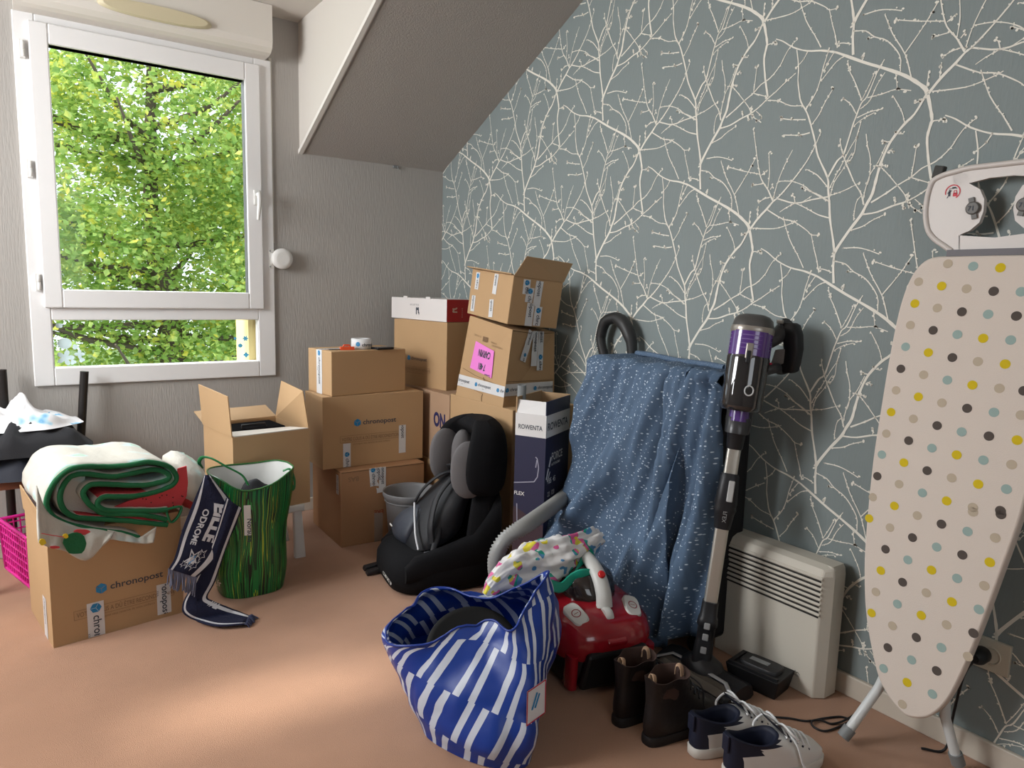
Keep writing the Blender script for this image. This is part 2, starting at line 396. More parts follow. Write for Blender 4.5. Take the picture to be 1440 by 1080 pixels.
# ---------------------------------------------------------------- window 1
win = thing('window_1', 'white plastic window with a large pane over a narrow fixed pane', 'window', (-1.44, 0, .72)); win['kind'] = 'structure'
def frame(b, x0, x1, z0, z1, wl_, wr_, wb_, wt_, y0, y1):
    b.box((x0, y0, z0), (x0+wl_, y1, z1)); b.box((x1-wr_, y0, z0), (x1, y1, z1))
    b.box((x0+wl_, y0, z0), (x1-wr_, y1, z0+wb_)); b.box((x0+wl_, y0, z1-wt_), (x1-wr_, y1, z1))
b = MB(); frame(b, -1.943, -.941, .722, 2.215, .073, .080, .075, .03, -.014, .05); b.box((-1.87, -.014, 1.0), (-1.021, .05, 1.06)); b.build('window_frame', PVC, win, bevel=.004)
b = MB(); frame(b, -1.893, -.998, 1.052, 2.182, .067, .069, .077, .078, -.034, .03); sash = b.build('sash', PVC, win, bevel=.005)
b = MB(); frame(b, -1.834, -1.06, 1.121, 2.112, .008, .008, .008, .008, -.02, .03); b.build('glazing_bead', mat('dark_gasket', (.10, .10, .10), .6), win)
GLASS = bpy.data.materials.new('window_glass'); GLASS.use_nodes = True
nt = GLASS.node_tree; nt.nodes.remove(nt.nodes['Principled BSDF'])
tr = nt.nodes.new('ShaderNodeBsdfTransparent'); gl = nt.nodes.new('ShaderNodeBsdfGlossy'); gl.inputs['Roughness'].default_value = .02; mxs = nt.nodes.new('ShaderNodeMixShader'); mxs.inputs[0].default_value = .012
nt.links.new(tr.outputs[0], mxs.inputs[1]); nt.links.new(gl.outputs[0], mxs.inputs[2]); nt.links.new(mxs.outputs[0], nt.nodes['Material Output'].inputs[0])
MB().box((-1.828, .004, 1.127), (-1.066, .008, 2.104)).build('upper_pane', GLASS, win)
STK = mat('pale_blue_sticker', (.72, .90, .92), .6); STB = mat('blue_sticker', (.10, .50, .80), .6)
b = MB(); b.box((-1.872, .010, .795), (-1.019, .014, 1.002)); lp = b.build('lower_pane', GLASS, win)
b = MB()
def blob(px, py, r, petals, m, wob=.35, y=.008):
    c = hit(px, py, 1, y); pts = []
    for k in range(40):
        t = k*math.pi/20; q = r*(1-wob+wob*abs(math.cos(petals*t/2)))
        pts.append(c+V(q*math.cos(t), 0, q*math.sin(t)))
    b.prism(pts, (0, .0012, 0), m)
blob(91, 483, .026, 2, 0, .15); blob(92, 503, .034, 5, 0, .6); blob(112, 498, .02, 4, 0, .6); blob(115, 506, .012, 3, 0); blob(83, 458, .013, 2, 0, .3); blob(106, 488, .012, 3, 0); blob(103, 509, .012, 3, 0)
blob(338, 486, .011, 7, 1, .2); blob(345, 476, .014, 6, 1, .6); blob(346, 499, .013, 4, 1, .4); blob(331, 476, .007, 3, 1, .4); blob(362, 509, .008, 2, 1, .4)
b.build('window_sticker', [STK, STB], win)
b = MB(); b.box((-1.874, -.006, .793), (-1.867, .02, 1.004)); b.box((-1.024, -.006, .793), (-1.017, .02, 1.004)); b.box((-1.874, -.006, .793), (-1.017, .02, .798)); b.box((-1.874, -.006, .999), (-1.017, .02, 1.004)); b.build('glazing_bead', PVC, win)
for px, py in ((32, 68), (43, 237), (55, 397)):
    c = hit(px, py, 1, -.03); MB().lathe([(.007, -.03), (.008, -.028), (.008, -.001), (.0055, 0), (.008, .001), (.008, .028), (.007, .03)], c, n=12).box((-.012, -.004, -.035), (.006, .02, .035), o=c).build('hinge', WHITE, win)
b = MB(); c = hit(361, 278, 1, -.034); b.box((-.014, -.012, -.035), (.014, .004, .035), o=c)
b.tube([c+V(0, -.008, .012), c+V(0, -.045, .012)], .009, 10); b.tube(catmull([c+V(0, -.042, .018), c+V(.0, -.048, -.02), c+V(-.004, -.047, -.07), c+V(-.006, -.040, -.105)], 4), [.011, .011, .009, .007], 10)
b.build('window_handle', WHITE, win, bevel=.003)
# outside reveal seen through the low pane
struct(MB().box((-1.052, .06, .70), (-.975, .30, 1.06)).build('trim_2', mat('yellow_render', (.75, .62, .28), .8)), 'pale yellow outside reveal beside the low pane', 'trim')
# ---------------------------------------------------------------- roller shutter box, vent, strap winder
rb = thing('roller_shutter_box', 'white roller shutter box above the window', 'shutter box', (-1.44, 0, 2.215))
prof = [(0, 2.213), (-.085, 2.213), (-.115, 2.219), (-.137, 2.236), (-.145, 2.262), (-.145, 2.418), (0, 2.418)]
xl, xr = hit(20, 30, 1, -.14).x, hit(383, 60, 1, -.14).x
b = MB(); b.prism([V(xl, y, z) for y, z in prof], (xr-xl, 0, 0), smooth=False); b.build('housing', mat('shutter_box_white', (.70, .66, .60), .5), rb, bevel=.004)
b = MB(); a0, a1 = hit(136, 2, 1, -.147), hit(298, 36, 1, -.147)
zc = (a0.z+a1.z)/2
b.loft([ring(V((a0.x+a1.x)/2, y, zc), V((a1.x-a0.x)/2*k, 0, 0), V(0, 0, .03*k), 2.4, 32) for y, k in ((-.145, 1), (-.158, .98), (-.166, .9))])
b.build('air_vent', mat('yellowed_vent', (.60, .53, .36), .5), rb)
sw = thing('strap_winder', 'round white shutter strap winder on the wall beside the window', 'winder', hit(395, 364, 1, 0))
c = hit(396, 364, 1, -.02); b = MB(); b.lathe([(.03, -.012), (.047, -.010), (.05, 0), (.05, .018), (.047, .024), (.03, .026)], c, (0, -1, 0), 32); b.build('drum_cover', WHITE, sw)
c2 = hit(381, 364, 1, -.008); MB().box((-.012, -.008, -.048), (.014, .008, .048), o=c2).box((-.004, -.014, -.03), (.05, .0, .03), o=c2).build('mount_plate', WHITE, sw, bevel=.003)
for k in (-1, 1): MB().sph(c2+V(-.006, -.009, k*.038), .004, 6).build('screw', GREYP, sw)
s0 = hit(384, 342, 1, -.006); b = MB(); b.box((s0.x-.006, -.010, s0.z), (s0.x+.006, -.007, 2.23)); b.build('strap', mat('strap_cream', (.55, .52, .46), .8), sw)
hk = hit(556, 235, 1, 0); b = MB(); b.box((-.015, -.012, -.006), (.012, 0, .006), o=hk); b.tube([hk+V(.010, -.010, .004), hk+V(.012, -.014, -.012)], .003, 6); tag(b.build('wall_hook', GREYP), 'tiny grey hook where the sloping ceiling meets the grey wall', 'hook')
# socket and plug
sk = thing('wall_socket', 'cream wall socket low on the branch wallpaper', 'socket', (0, -2.89, .29))
b = MB(); b.box((-.012, -2.925, .250), (0, -2.842, .333)); b.lathe([(.024, 0), (.024, .003), (.02, .003), (.019, .001)], V(-.012, -2.883, .292), (-1, 0, 0), 24); b.build('face_plate', mat('cream_socket', (.56, .52, .42), .45), sk, bevel=.004)
pl = thing('power_plug', 'black power plug in the wall socket behind the ironing board', 'plug', (-.013, -2.87, .292))
b = MB(); b.lathe([(.019, 0), (.021, .004), (.021, .03), (.017, .042), (.010, .05)], V(-.0165, -2.868, .292), (-1, 0, 0), 20); b.build('plug_body', BLACKP, pl)
b = MB(); b.tube(catmull([V(-.06, -2.868, .292), V(-.07, -2.85, .24), V(-.05, -2.83, .12), V(-.05, -2.82, .012), V(-.09, -2.78, .006)], 6), .0035, 8); b.build('cord', BLACKP, pl)

# ================================================================ outside: trees
LEAF = bpy.data.materials.new('sunlit_leaves'); LEAF.use_nodes = True; nt = LEAF.node_tree; bs = nt.nodes['Principled BSDF']
tc = nt.nodes.new('ShaderNodeTexCoord'); nz = nt.nodes.new('ShaderNodeTexNoise'); nz.inputs['Scale'].default_value = 5.5; nz.inputs['Detail'].default_value = 6; nt.links.new(tc.outputs['Object'], nz.inputs['Vector'])
lc = ramp(nt, nz.outputs['Fac'], [(.28, (.14, .28, .05)), (.42, (.32, .50, .12)), (.55, (.50, .64, .18)), (.66, (.80, .74, .12))])
nt.links.new(lc, bs.inputs['Base Color']); bs.inputs['Roughness'].default_value = .55
tl = nt.nodes.new('ShaderNodeBsdfTranslucent'); nt.links.new(lc, tl.inputs[0]); mx = nt.nodes.new('ShaderNodeMixShader'); mx.inputs[0].default_value = .45
nt.links.new(bs.outputs[0], mx.inputs[1]); nt.links.new(tl.outputs[0], mx.inputs[2]); nt.links.new(mx.outputs[0], nt.nodes['Material Output'].inputs[0])
BARK = mat('bark', (.13, .10, .08), .9, bump=.6, bscale=30)
def tree(label, base, top, rx, ry, rz, cz, nleaf, size, seed):
    rg = random.Random(seed); t = thing('tree', label, 'tree', base, group=None)
    bx, by, bz = base
    b = MB(); cc = V(bx, by, cz)
    b.tube(catmull([V(bx, by, bz), V(bx+.1, by, cz-1), V(bx-.05, by+.05, cz), V(bx+.05, by, top)], 5), [.16, .13, .08, .02], 9)
    tips = []
    for k in range(26):
        z = rg.uniform(cz-rz*.8, cz+rz*.6); a = rg.uniform(0, 6.28); l = rg.uniform(.6, 1)
        e = V(bx+rx*l*math.cos(a), by+ry*l*math.sin(a), z+rg.uniform(.2, .9)); m = V(bx, by, z).lerp(e, .5)+V(0, 0, -.12)
        b.tube(catmull([V(bx, by, z), m, e], 4), [.04, .025, .008], 6); tips += [m, e]
    b.build('trunk', BARK, t)
    b = MB(); cl = []
    for k in range(160):
        while 1:
            p = V(rg.uniform(-1, 1), rg.uniform(-1, 1), rg.uniform(-1, 1))
            if .15 < p.length < 1: break
        cl.append(cc+V(p.x*rx, p.y*ry, p.z*rz))
    for k in range(nleaf):
        c = rg.choice(cl)+V(rg.gauss(0, .20), rg.gauss(0, .20), rg.gauss(0, .16))
        a = V(rg.gauss(0, 1), rg.gauss(0, 1), rg.gauss(-.2, .6)).normalized(); n = V(rg.gauss(0, .8), rg.gauss(-.3, .8), 1).normalized()
        s_ = a.cross(n).normalized(); L = size*rg.uniform(.6, 1.2); w_ = L*.36
        b.face([c, c+a*L*.4+s_*w_-n*w_*.2, c+a*L, c+a*L*.4-s_*w_-n*w_*.2], 0)
    b.build('foliage', LEAF, t, recalc=False)
tree('leafy yellow-green tree filling the window view', (-.75, 4.6, -2.6), 4.4, 1.9, 1.25, 2.3, 1.7, 46000, .072, 1)
tree('green tree seen through gaps at the right of the window view', (1.6, 9.0, -2.6), 5.2, 1.5, 1.4, 3.0, 1.9, 20000, .10, 2)
tree('green tree further back at the left of the window view', (-2.6, 9.2, -2.6), 5.4, 1.6, 1.4, 3.2, 1.9, 20000, .10, 5)
struct(MB().box((-30, .6, -2.75), (30, 40, -2.6)).build('ground_outside', mat('grass_ground', (.12, .2, .05), .9)), 'grass below the trees outside', 'ground')
# ================================================================ cartons
def rotm(deg):
    a, b, c = [math.radians(x) for x in deg]
    return Matrix.Rotation(c, 3, 'Z') @ Matrix.Rotation(b, 3, 'Y') @ Matrix.Rotation(a, 3, 'X')
def box8(N, rot, dim):
    R = rotm(rot); N = V(N)
    return [N+R @ V(x*dim[0], y*dim[1], z*dim[2]) for z in (0, 1) for x, y in ((0, 0), (1, 0), (1, 1), (0, 1))]
FACES = {'front': (0, 1, 5, 4), 'left': (3, 0, 4, 7), 'right': (1, 2, 6, 5), 'back': (2, 3, 7, 6), 'top': (4, 5, 6, 7)}
class Face:
    # bilinear face of a carton; (u, v) in metres from its lower left corner
    def __init__(s, c, name):
        s.p = [V(c[i]) for i in FACES[name]]
        s.w = ((s.p[1]-s.p[0]).length+(s.p[2]-s.p[3]).length)/2; s.h = ((s.p[3]-s.p[0]).length+(s.p[2]-s.p[1]).length)/2
        s.n = (s.p[1]-s.p[0]).cross(s.p[3]-s.p[0]).normalized()
    def __call__(s, u, v, h=.0008):
        a, b = u/s.w, v/s.h
        return s.p[0]*(1-a)*(1-b)+s.p[1]*a*(1-b)+s.p[2]*a*b+s.p[3]*(1-a)*b+s.n*h
    def sub(s, u, v, ang=0, h=.0008):
        ca, sa = math.cos(math.radians(ang)), math.sin(math.radians(ang))
        return lambda x, y, hh=0: s(u+x*ca-y*sa, v+x*sa+y*ca, h+hh)
def put_text(b, fn, body, size, m, bold=0., sx=1.):
    vs, fs = text2d(body, size, bold, sx); b.flat(vs, fs, fn, m)
    return max(x for x, y in vs)
def put_rect(b, fn, x0, y0, x1, y1, m):
    b.face([fn(x0, y0), fn(x1, y0), fn(x1, y1), fn(x0, y1)], m)
def put_line(b, fn, pts, w, m):
    for (x0, y0), (x1, y1) in zip(pts[:-1], pts[1:]):
        d = math.hypot(x1-x0, y1-y0); nx, ny = -(y1-y0)/d*w/2, (x1-x0)/d*w/2
        b.face([fn(x0+nx, y0+ny), fn(x0-nx, y0-ny), fn(x1-nx, y1-ny), fn(x1+nx, y1+ny)], m)
def put_logo(b, fn, x, y, r, m):
    # hexagon split into three rhombs, read as a parcel
    P = [(x+r*math.cos(math.radians(90+60*k)), y+r*math.sin(math.radians(90+60*k))) for k in range(6)]
    for k in (0, 2, 4):
        q = [(x, y), P[(k+5) % 6], P[k], P[(k+1) % 6]]
        cx, cy = sum(a for a, _ in q)/4, sum(c for _, c in q)/4
        b.face([fn(cx+(a-cx)*.93, cy+(c-cy)*.93) for a, c in q], m)
def outline(b, fn, x0, y0, x1, y1, w, m):
    put_line(b, fn, [(x0, y0), (x1, y0)], w, m); put_line(b, fn, [(x1, y0), (x1, y1)], w, m); put_line(b, fn, [(x1, y1), (x0, y1)], w, m); put_line(b, fn, [(x0, y1), (x0, y0)], w, m)
def post_print(b, F, u, v, s, notice=True):
    fn = F.sub(u, v)
    put_logo(b, fn, .5*s, .32*s, .62*s, 3)
    put_text(b, F.sub(u+1.35*s, v), 'chronopost', 1.05*s, 2, .012, 1.1)
    if notice:
        outline(b, fn, -2.2*s, -2.55*s, 7.9*s, -1.55*s, .04*s, 4)
        put_text(b, F.sub(u-1.95*s, v-2.33*s), 'VOTRE COLIS A DÛ ÊTRE RECONDITIONNÉ', .74*s, 4, .004, .68)
        put_text(b, F.sub(u-.2*s, v-3.0*s), 'chronopost vous remercie de votre confiance', .36*s, 4, 0, .9)
BM = [CARD, CARDEDGE, INK, BLUEINK, INKBROWN, CARDIN]
BM2 = [CARD2, CARDEDGE, INK, BLUEINK, INKBROWN, CARDIN]
TM = [TAPEM, BLUEINK, INK]
def tape(root, F, u, v, ang, length, width, text='chronopost', size=.72, start=0., wrinkle=0.):
    # a strip of printed tape stuck on a carton face, running from (u, v) in direction ang
    b = MB(); fn = F.sub(u, v, ang, .0012); n = 8
    rows = [[fn(length*i/n, (k-.5)*width, wrinkle*noise.noise(V(i*.9+u*50, k*2, v*30))) for i in range(n+1)] for k in (0, .5, 1)]
    b.grid(rows, 0, smooth=bool(wrinkle))
    s = width*size; x = start; fn2 = F.sub(u, v, ang, .0018+abs(wrinkle))
    while x < length-.2*s:
        def clip(x_, y_, h=0): return fn2(min(max(x_, 0), length), y_)
        if x+1.1*s > 0 and x+1.1*s < length: put_logo(b, clip, x+.55*s, .02*s, .5*s, 1)
        tx = x+1.25*s; tw = 5.1*s
        if tx < length and tx+tw > 0:
            vs, fs = text2d(text, s*.95, .014, 1.)
            keep = [f for f in fs if all(0 <= vs[i][0]+tx <= length for i in f)]
            b.flat([(vx+tx, vy-.2*s) for vx, vy in vs], keep, clip, 2)
            if tx+2.*s < length: put_text(b, lambda a, c: clip(tx+1.6*s+a, -.72*s+c), 'XXA', s*.3, 2)
        x += 7.6*s
    return b.build('tape', TM, root, recalc=False)
def carton(label, c, mats=BM, name='cardboard_box', group='moving cartons', seam='x', prints=None, bev=.003, facemat=None):
    base = (V(c[0])+V(c[1])+V(c[2])+V(c[3]))/4
    root = thing(name, label, 'box', base, 0, group)
    b = MB(); b.hexa(c, 0, facemat); T = Face(c, 'top')
    if seam == 'x': put_line(b, T.sub(0, 0), [(.004, T.h/2), (T.w-.004, T.h/2)], .0025, 1)
    if seam == 'y': put_line(b, T.sub(0, 0), [(T.w/2, .004), (T.w/2, T.h-.004)], .0025, 1)
    FF = {k: Face(c, k) for k in FACES}
    if prints: prints(b, FF)
    b.build('carton_body', mats, root, bevel=bev, recalc=False)
    return root, FF

# --- low left stack: reddish carton, large printed carton, small carton
def p_bas(b, F):
    f = F['front']; put_text(b, f.sub(.085, .322, 180), 'BAS', .030, 4, .01); put_line(b, f.sub(0, 0), [(.004, f.h-.006), (f.w-.004, f.h-.006)], .003, 1)
    put_text(b, f.sub(.205, .150, 180), 'ERE', .03, 6, .02)
    put_line(b, F['left'].sub(0, 0), [(.004, f.h-.006), (F['left'].w-.004, f.h-.006)], .003, 1)
bas, FF = carton('reddish brown carton with upside-down lettering under the large printed carton', box8((-.842, -.613, 0), (0, 0, -1.6), (.412, .40, .352)), BM2+[mat('print_red', (.30, .06, .03), .8)], prints=p_bas)
tape(bas, FF['front'], .150, .352, -86, .085, .034, start=-.005, wrinkle=.002); tape(bas, FF['front'], .176, .352, -84, .12, .034, start=-.08, wrinkle=.003); tape(bas, FF['front'], .198, .352, -90, .10, .034, start=-.06, wrinkle=.002)
CLEAR = mat('clear_tape', (.55, .47, .42), .2, alpha=.45)
b = MB(); f = FF['front']; b.face([f(.158, .0, .002), f(.200, .0, .002), f(.200, .135, .002), f(.158, .14, .002)]); b.build('clear_tape', CLEAR, bas)
tape(bas, FF['left'], .36, .33, -90, .09, .03, start=-.02)
def p_large(b, F): post_print(b, F['front'], .148, .192, .0305)
large, FF = carton('large printed carton lying between the open carton and the car seat', box8((-.8983, -.545, .3535), (0, 0, -.78), (.4966, .238, .3285)), prints=p_large)
tape(large, FF['front'], .112, .110, -90, .110, .036, start=-.16); tape(large, FF['front'], .388, .172, -90, .135, .036, start=-.085)
small, FF = carton('small plain carton on the large printed carton, with tape roll and phone on top', box8((-.8554, -.5436, .683), (0, 0, 6.05), (.3847, .233, .2015)))
tape(small, FF['left'], .115, .2015, -90, .2015, .055, start=.0, size=.5); tape(small, FF['top'], .0, .117, 0, .12, .05, start=-.05)
# --- things lying on the small carton
top_z = .8848
tr_ = thing('tape_roll', 'white roll of printed parcel tape standing on the small carton', 'tape', hit(512, 491, 2, top_z))
cc = hit(512, 491, 2, top_z)+V(0, .03, 0); b = MB()
b.lathe([(.026, 0), (.048, 0), (.048, .048), (.026, .048), (.026, 0)], cc, n=32, cap0=False, cap1=False)
def cyl(x, y, h=.0008): a = -1.65+x/.048; return cc+V((.048+h)*math.cos(a), (.048+h)*math.sin(a), y)
b.build('tape_band', TAPEM, tr_)
b = MB(); put_logo(b, lambda x, y: cyl(x-.032, y+.016), 0, .008, .012, 1); vs, fs = text2d('chronopost', .022, .014); b.flat([(x-.014, y+.014) for x, y in vs], fs, lambda x, y: cyl(x, y, .001), 2); vs, fs = text2d('chronopost', .022, .014); b.flat([(x+.10, y+.014) for x, y in vs], fs, lambda x, y: cyl(x, y, .001), 2); b.build('tape_print', TM, tr_, recalc=False)
cu = thing('box_cutter', 'orange tape cutter lying beside the tape roll', 'cutter', hit(488, 492, 2, top_z))
o_ = hit(488, 492, 2, top_z); b = MB(); b.prism([o_+V(x, y, .0005) for x, y in ((-.035, -.012), (.03, -.016), (.036, .0), (.02, .014), (-.03, .012))], (0, 0, .014)); b.tube([o_+V(-.022, 0, .008), o_+V(-.015, .0, .022), o_+V(.01, .0, .022), o_+V(.018, 0, .012)], .004, 8); b.build('cutter_body', mat('orange_plastic', (.80, .10, .03), .4), cu, bevel=.002)
b = MB(); b.box((-.085, -.006, .002), (-.03, .004, .005), o=o_); b.build('cutter_blade', BLACKP, cu)
ph = thing('phone', 'black phone lying flat at the right end of the small carton', 'phone', hit(538, 491, 2, top_z))
o_ = hit(538, 491, 2, top_z); Rz = Matrix.Rotation(math.radians(8), 3, 'Z'); b = MB(); b.box((-.045, -.03, .0005), (.045, .03, .010), R=Rz, o=o_); b.build('phone_case', BLACKP, ph, bevel=.003); b = MB(); b.box((-.041, -.027, .0102), (.041, .027, .0106), R=Rz, o=o_); b.build('phone_screen', GLASSY, ph)
# --- stacks along the wallpaper wall
def p_on(b, F):
    f = F['left']; put_text(b, f.sub(f.w-.150, .175), 'ON', .092, 6, .045, .78); put_rect(b, f.sub(f.w-.018, .02), 0, 0, .014, .11, 7)
PINKISH = mat('cardboard_pinkish', (.42, .27, .17), .85, var=.05)
carton('plain carton on the floor under the carton lettered ON', box8((-.365, -.72, 0), (0, 0, 0), (.335, .50, .344)))
on, FF = carton('carton with dark blue letters ON, under the tall carton in the corner', box8((-.36, -.735, .3445), (0, 0, 0), (.33, .50, .338)), [PINKISH]+BM[1:]+[mat('print_navy', (.02, .02, .09), .7), TAPEM], prints=p_on)
def p_tall(b, F): post_print(b, F['left'], F['left'].w*.27, .130, .0225)
tall, FF = carton('tall printed carton under the white and red flat box', box8((-.301, -.599, .683), (0, 0, 11.7), (.235, .412, .330)), prints=p_tall, seam='y')
WB, RB = mat('white_card', (.74, .70, .68), .5), mat('red_card', (.36, .015, .015), .45)
def p_rw(b, F):
    f = F['left']; put_text(b, f.sub(f.w*.36, .070), 'A S S I E T T E S', .012, 2); f2 = F['front']
    for k, (x, y, w_, h_) in enumerate(((0, 0, .008, .032), (.008, .022, .010, .010), (.018, .006, .008, .030), (.024, 0, .006, .012), (.003, .03, .01, .006))):
        put_rect(b, f.sub(f.w*.47, .026), x, y, x+w_, y+h_, 2); put_rect(b, f2.sub(.062, .045, 90), x*.8, y*.8, (x+w_)*.8, (y+h_)*.8, 4)
    put_text(b, f2.sub(.095, .02, 90), 'S E R V I C E', .009, 4)
rw_, FF = carton('flat white box with a red end on top of the tall printed carton', box8((-.3003, -.5917, 1.0148), (0, 0, 6), (.25, .5, .108)), [WB, RB, INK, RB, mat('gold_print', (.55, .40, .30), .5)], group=None, seam='', prints=p_rw, facemat=[1, 0, 0, 0, 0, 0], name='flat_box')
f = FF['left']
for u in (.14, .345): MB().box((-.018, -.001, 0), (.018, .003, .010), R=rotm((0, 0, 96)), o=f(u, .106)).build('lid_tab', WB, rw_)
carton('plain carton on the floor behind the child car seat', box8((-.358, -1.245, 0), (0, 0, 0), (.335, .485, .344)))
bx, FF = carton('plain carton behind the car seat carrying the two leaning cartons', box8((-.362, -1.250, .3445), (0, 0, 0), (.335, .505, .349)))
# leaning carton with the pink note: sagging, so its eight corners are set one by one
zb = .694
n0, f0 = hit(707, 573, 2, zb), hit(640.8, 555.4, 2, zb)
c = [n0, n0+V(.285, .02, 0), f0+V(.285, .03, 0), f0, hit(720.8, 463.7, 0, -.335), hit(779.8, 466.8, 0, -.055), V(-.070, -.86, 1.035), hit(661, 444, 0, -.355)]
c[7] = hit(661, 444, 0, -.350); c[6] = c[5]+(c[7]-c[4])
PINK = mat('pink_paper', (.80, .22, .62), .6)
def p_note(b, F):
    f = F['left']; q = [(.075, .135), (.245, .115), (.235, .235), (.085, .255)]
    b.face([f(*p, .0015) for p in q], 6)
    put_text(b, f.sub(.215, .222, 178, .0022), 'CARVIN', .042, 2, .03, .62); put_text(b, f.sub(.190, .165, 178, .0022), '7 481', .040, 2, .03, .62); put_text(b, f.sub(.235, .125, 178, .0022), 'Cartons', .013, 2, .02)
    for x, y, t in ((.06, .275, 'CARTON 12'), (.20, .265, 'MARQUE'), (.21, .252, 'REFERENCE 0412')): put_text(b, f.sub(x, y), t, .011, 4)
    for k in range(6): put_rect(b, f.sub(.135+.007*k, .262), 0, 0, .004, .022, 4)
    put_line(b, f.sub(0, 0), [(.02, .125), (.12, .108), (.27, .095), (f.w-.004, .092)], .0018, 1); put_line(b, f.sub(0, 0), [(.005, .045), (.10, .048), (.2, .036)], .0015, 1)
    put_line(b, f.sub(0, 0), [(.185, .11), (.20, .088)], .004, 1); put_line(b, f.sub(0, 0), [(.198, .035), (.194, .02), (.20, .002)], .005, 1)
    g = F['front']; put_line(b, g.sub(0, 0), [(.004, .105), (g.w-.004, .10)], .0018, 1); put_line(b, g.sub(0, 0), [(.004, g.h-.004), (g.w*.5, g.h-.012), (g.w-.004, g.h-.004)], .003, 1)
t2, FF = carton('leaning carton with a pink handwritten note, below the topmost carton', c, BM+[PINK], prints=p_note, seam='y')
L, G = FF['left'], FF['front']
tape(t2, L, .0, .070, 0, L.w, .050, start=-.03, size=.42); tape(t2, G, .0, .070, 0, G.w*.97, .050, start=-.002, size=.42, wrinkle=.003)
tape(t2, G, .125, G.h, -108, .135, .036, start=-.04, size=.5, wrinkle=.002); tape(t2, G, .155, G.h, -90, .15, .036, start=-.06, wrinkle=.002); tape(t2, G, .193, G.h, -90, .17, .036, start=-.10, wrinkle=.002)
c = box8((-.352, -1.179, 1.0375), (4.79, 4.58, -3.99), (.2444, .3627, .1985))
t1, FF = carton('topmost carton of the pile with one flap standing open', c, seam='y', facemat=[0, 0, 0, 0, 0, 0])
L, G, T = FF['left'], FF['front'], FF['top']
tape(t1, L, .06, .188, -90, .075, .034, start=.002); tape(t1, L, .225, .194, -92, .085, .034, start=-.09); tape(t1, L, .045, .085, -88, .07, .034, start=-.08); tape(t1, L, .21, .085, -84, .075, .034, start=-.09)
tape(t1, T, .02, .20, -60, .16, .036, start=.0, wrinkle=.004); tape(t1, T, .06, .22, -66, .15, .036, wrinkle=.004)
tape(t1, G, .066, .19, -88, .06, .034, start=.0); tape(t1, G, .088, .158, -92, .06, .036, start=.0); tape(t1, G, .128, .19, -91, .105, .036, start=-.085)
tape(t1, G, .100, .096, -90, .095, .036, start=-.09); tape(t1, G, .140, .085, -90, .08, .036, start=.002)
h0, h1 = c[4], c[5]; e0, e1 = hit(740.7, 360, 1, -1.23), hit(804.8, 370.5, 1, -1.23)
b = MB(); nn = (h1-h0).cross(e0-h0).normalized()*.004
b.hexa([h0, h1, h1+nn, h0+nn, e0, e1, e1+nn, e0+nn]); b.build('flap', [CARDIN], t1)
b = MB(); b.hexa([c[7], c[4], c[4]+V(-.012, 0, .005), c[7]+V(-.03, 0, .008)]+[p+V(0, 0, .004) for p in (c[7], c[4], c[4]+V(-.012, 0, .005), c[7]+V(-.03, 0, .008))]); b.build('flap', [CARDIN], t1)

# --- open carton on a low white stool
st = thing('step_stool', 'low white stool under the open carton, one leg showing', 'stool', (-1.16, -.50, 0))
WST = mat('stool_white', (.70, .69, .66), .5)
b = MB(); b.box((-1.30, -.66, .215), (-1.02, -.35, .246)); b.build('stool_top', WST, st, bevel=.006)
for sx, sy in ((-1, -1), (1, -1), (-1, 1), (1, 1)):
    x0, y0 = -1.16+sx*.115, -.505+sy*.125; b = MB()
    b.loft([ring((x0+sx*.012, y0-.01*sy, 0), (.024, 0, 0), (0, .014, 0), 5, 16), ring((x0, y0, .215), (.018, 0, 0), (0, .012, 0), 5, 16)]); b.build('leg', WST, st)
N = V(-1.315, -.686, .2475); w_, d_, h_ = .324, .335, .322; R = rotm((0, 0, 6.9)); t = .005
ob = thing('open_cardboard_box', 'open carton with raised flaps on the low white stool under the window', 'box', N+R @ V(w_/2, d_/2, 0), 0, 'moving cartons')
b = MB()
for lo, hi in (((0, 0, 0), (w_, d_, t)), ((0, 0, t), (w_, t, h_)), ((0, d_-t, t), (w_, d_, h_)), ((0, t, t), (t, d_-t, h_)), ((w_-t, t, t), (w_, d_-t, h_))): b.box(lo, hi, R=R, o=N)
b.build('carton_body', CARD, ob)
def flap4(root, a, bb, c_, d_2, nrm, m=CARDIN, th=.004):
    nn = V(nrm).normalized()*th; b = MB(); b.hexa([a, bb, bb+nn, a+nn, d_2, c_, c_+nn, d_2+nn]); return b.build('flap', m, root)
P = lambda x, y, z: N+R @ V(x, y, z)
flap4(ob, P(0, 0, h_), P(0, d_, h_), P(-.012, d_, h_+.175), P(-.012, 0, h_+.165), R @ V(-1, 0, 0), CARD)
flap4(ob, P(w_, 0, h_), P(w_, d_, h_), P(w_+.03, d_+.0, h_+.165), P(w_-.015, 0.02, h_+.16), R @ V(-1, 0, 0), CARD)
flap4(ob, P(0.006, 0, h_), P(w_-.006, 0, h_), P(w_-.03, .125, h_-.012), P(.004, .125, h_-.006), R @ V(0, 0, 1), mat('pale_card_lining', (.60, .56, .50), .8))
flap4(ob, P(0.0, d_, h_), P(w_, d_, h_), P(w_, d_+.12, h_+.035), P(0, d_+.12, h_+.035), R @ V(0, 0, 1), CARDIN)
bkx = thing('black_case', 'black case lying inside the open carton', 'case', P(.16, .22, .05)); b = MB(); b.box((.03, .14, .006), (.285, .31, h_-.004), R=R, o=N); b.build('case_body', mat('case_matt_black', (.004, .004, .005), .95, spec=.05), bkx, bevel=.01)
b = MB(); b.tube([P(.10, .16, h_-.003), P(.10, .165, h_+.01), P(.2, .165, h_+.01), P(.2, .16, h_-.003)], .005, 8); b.build('handle', BLACKP, bkx)
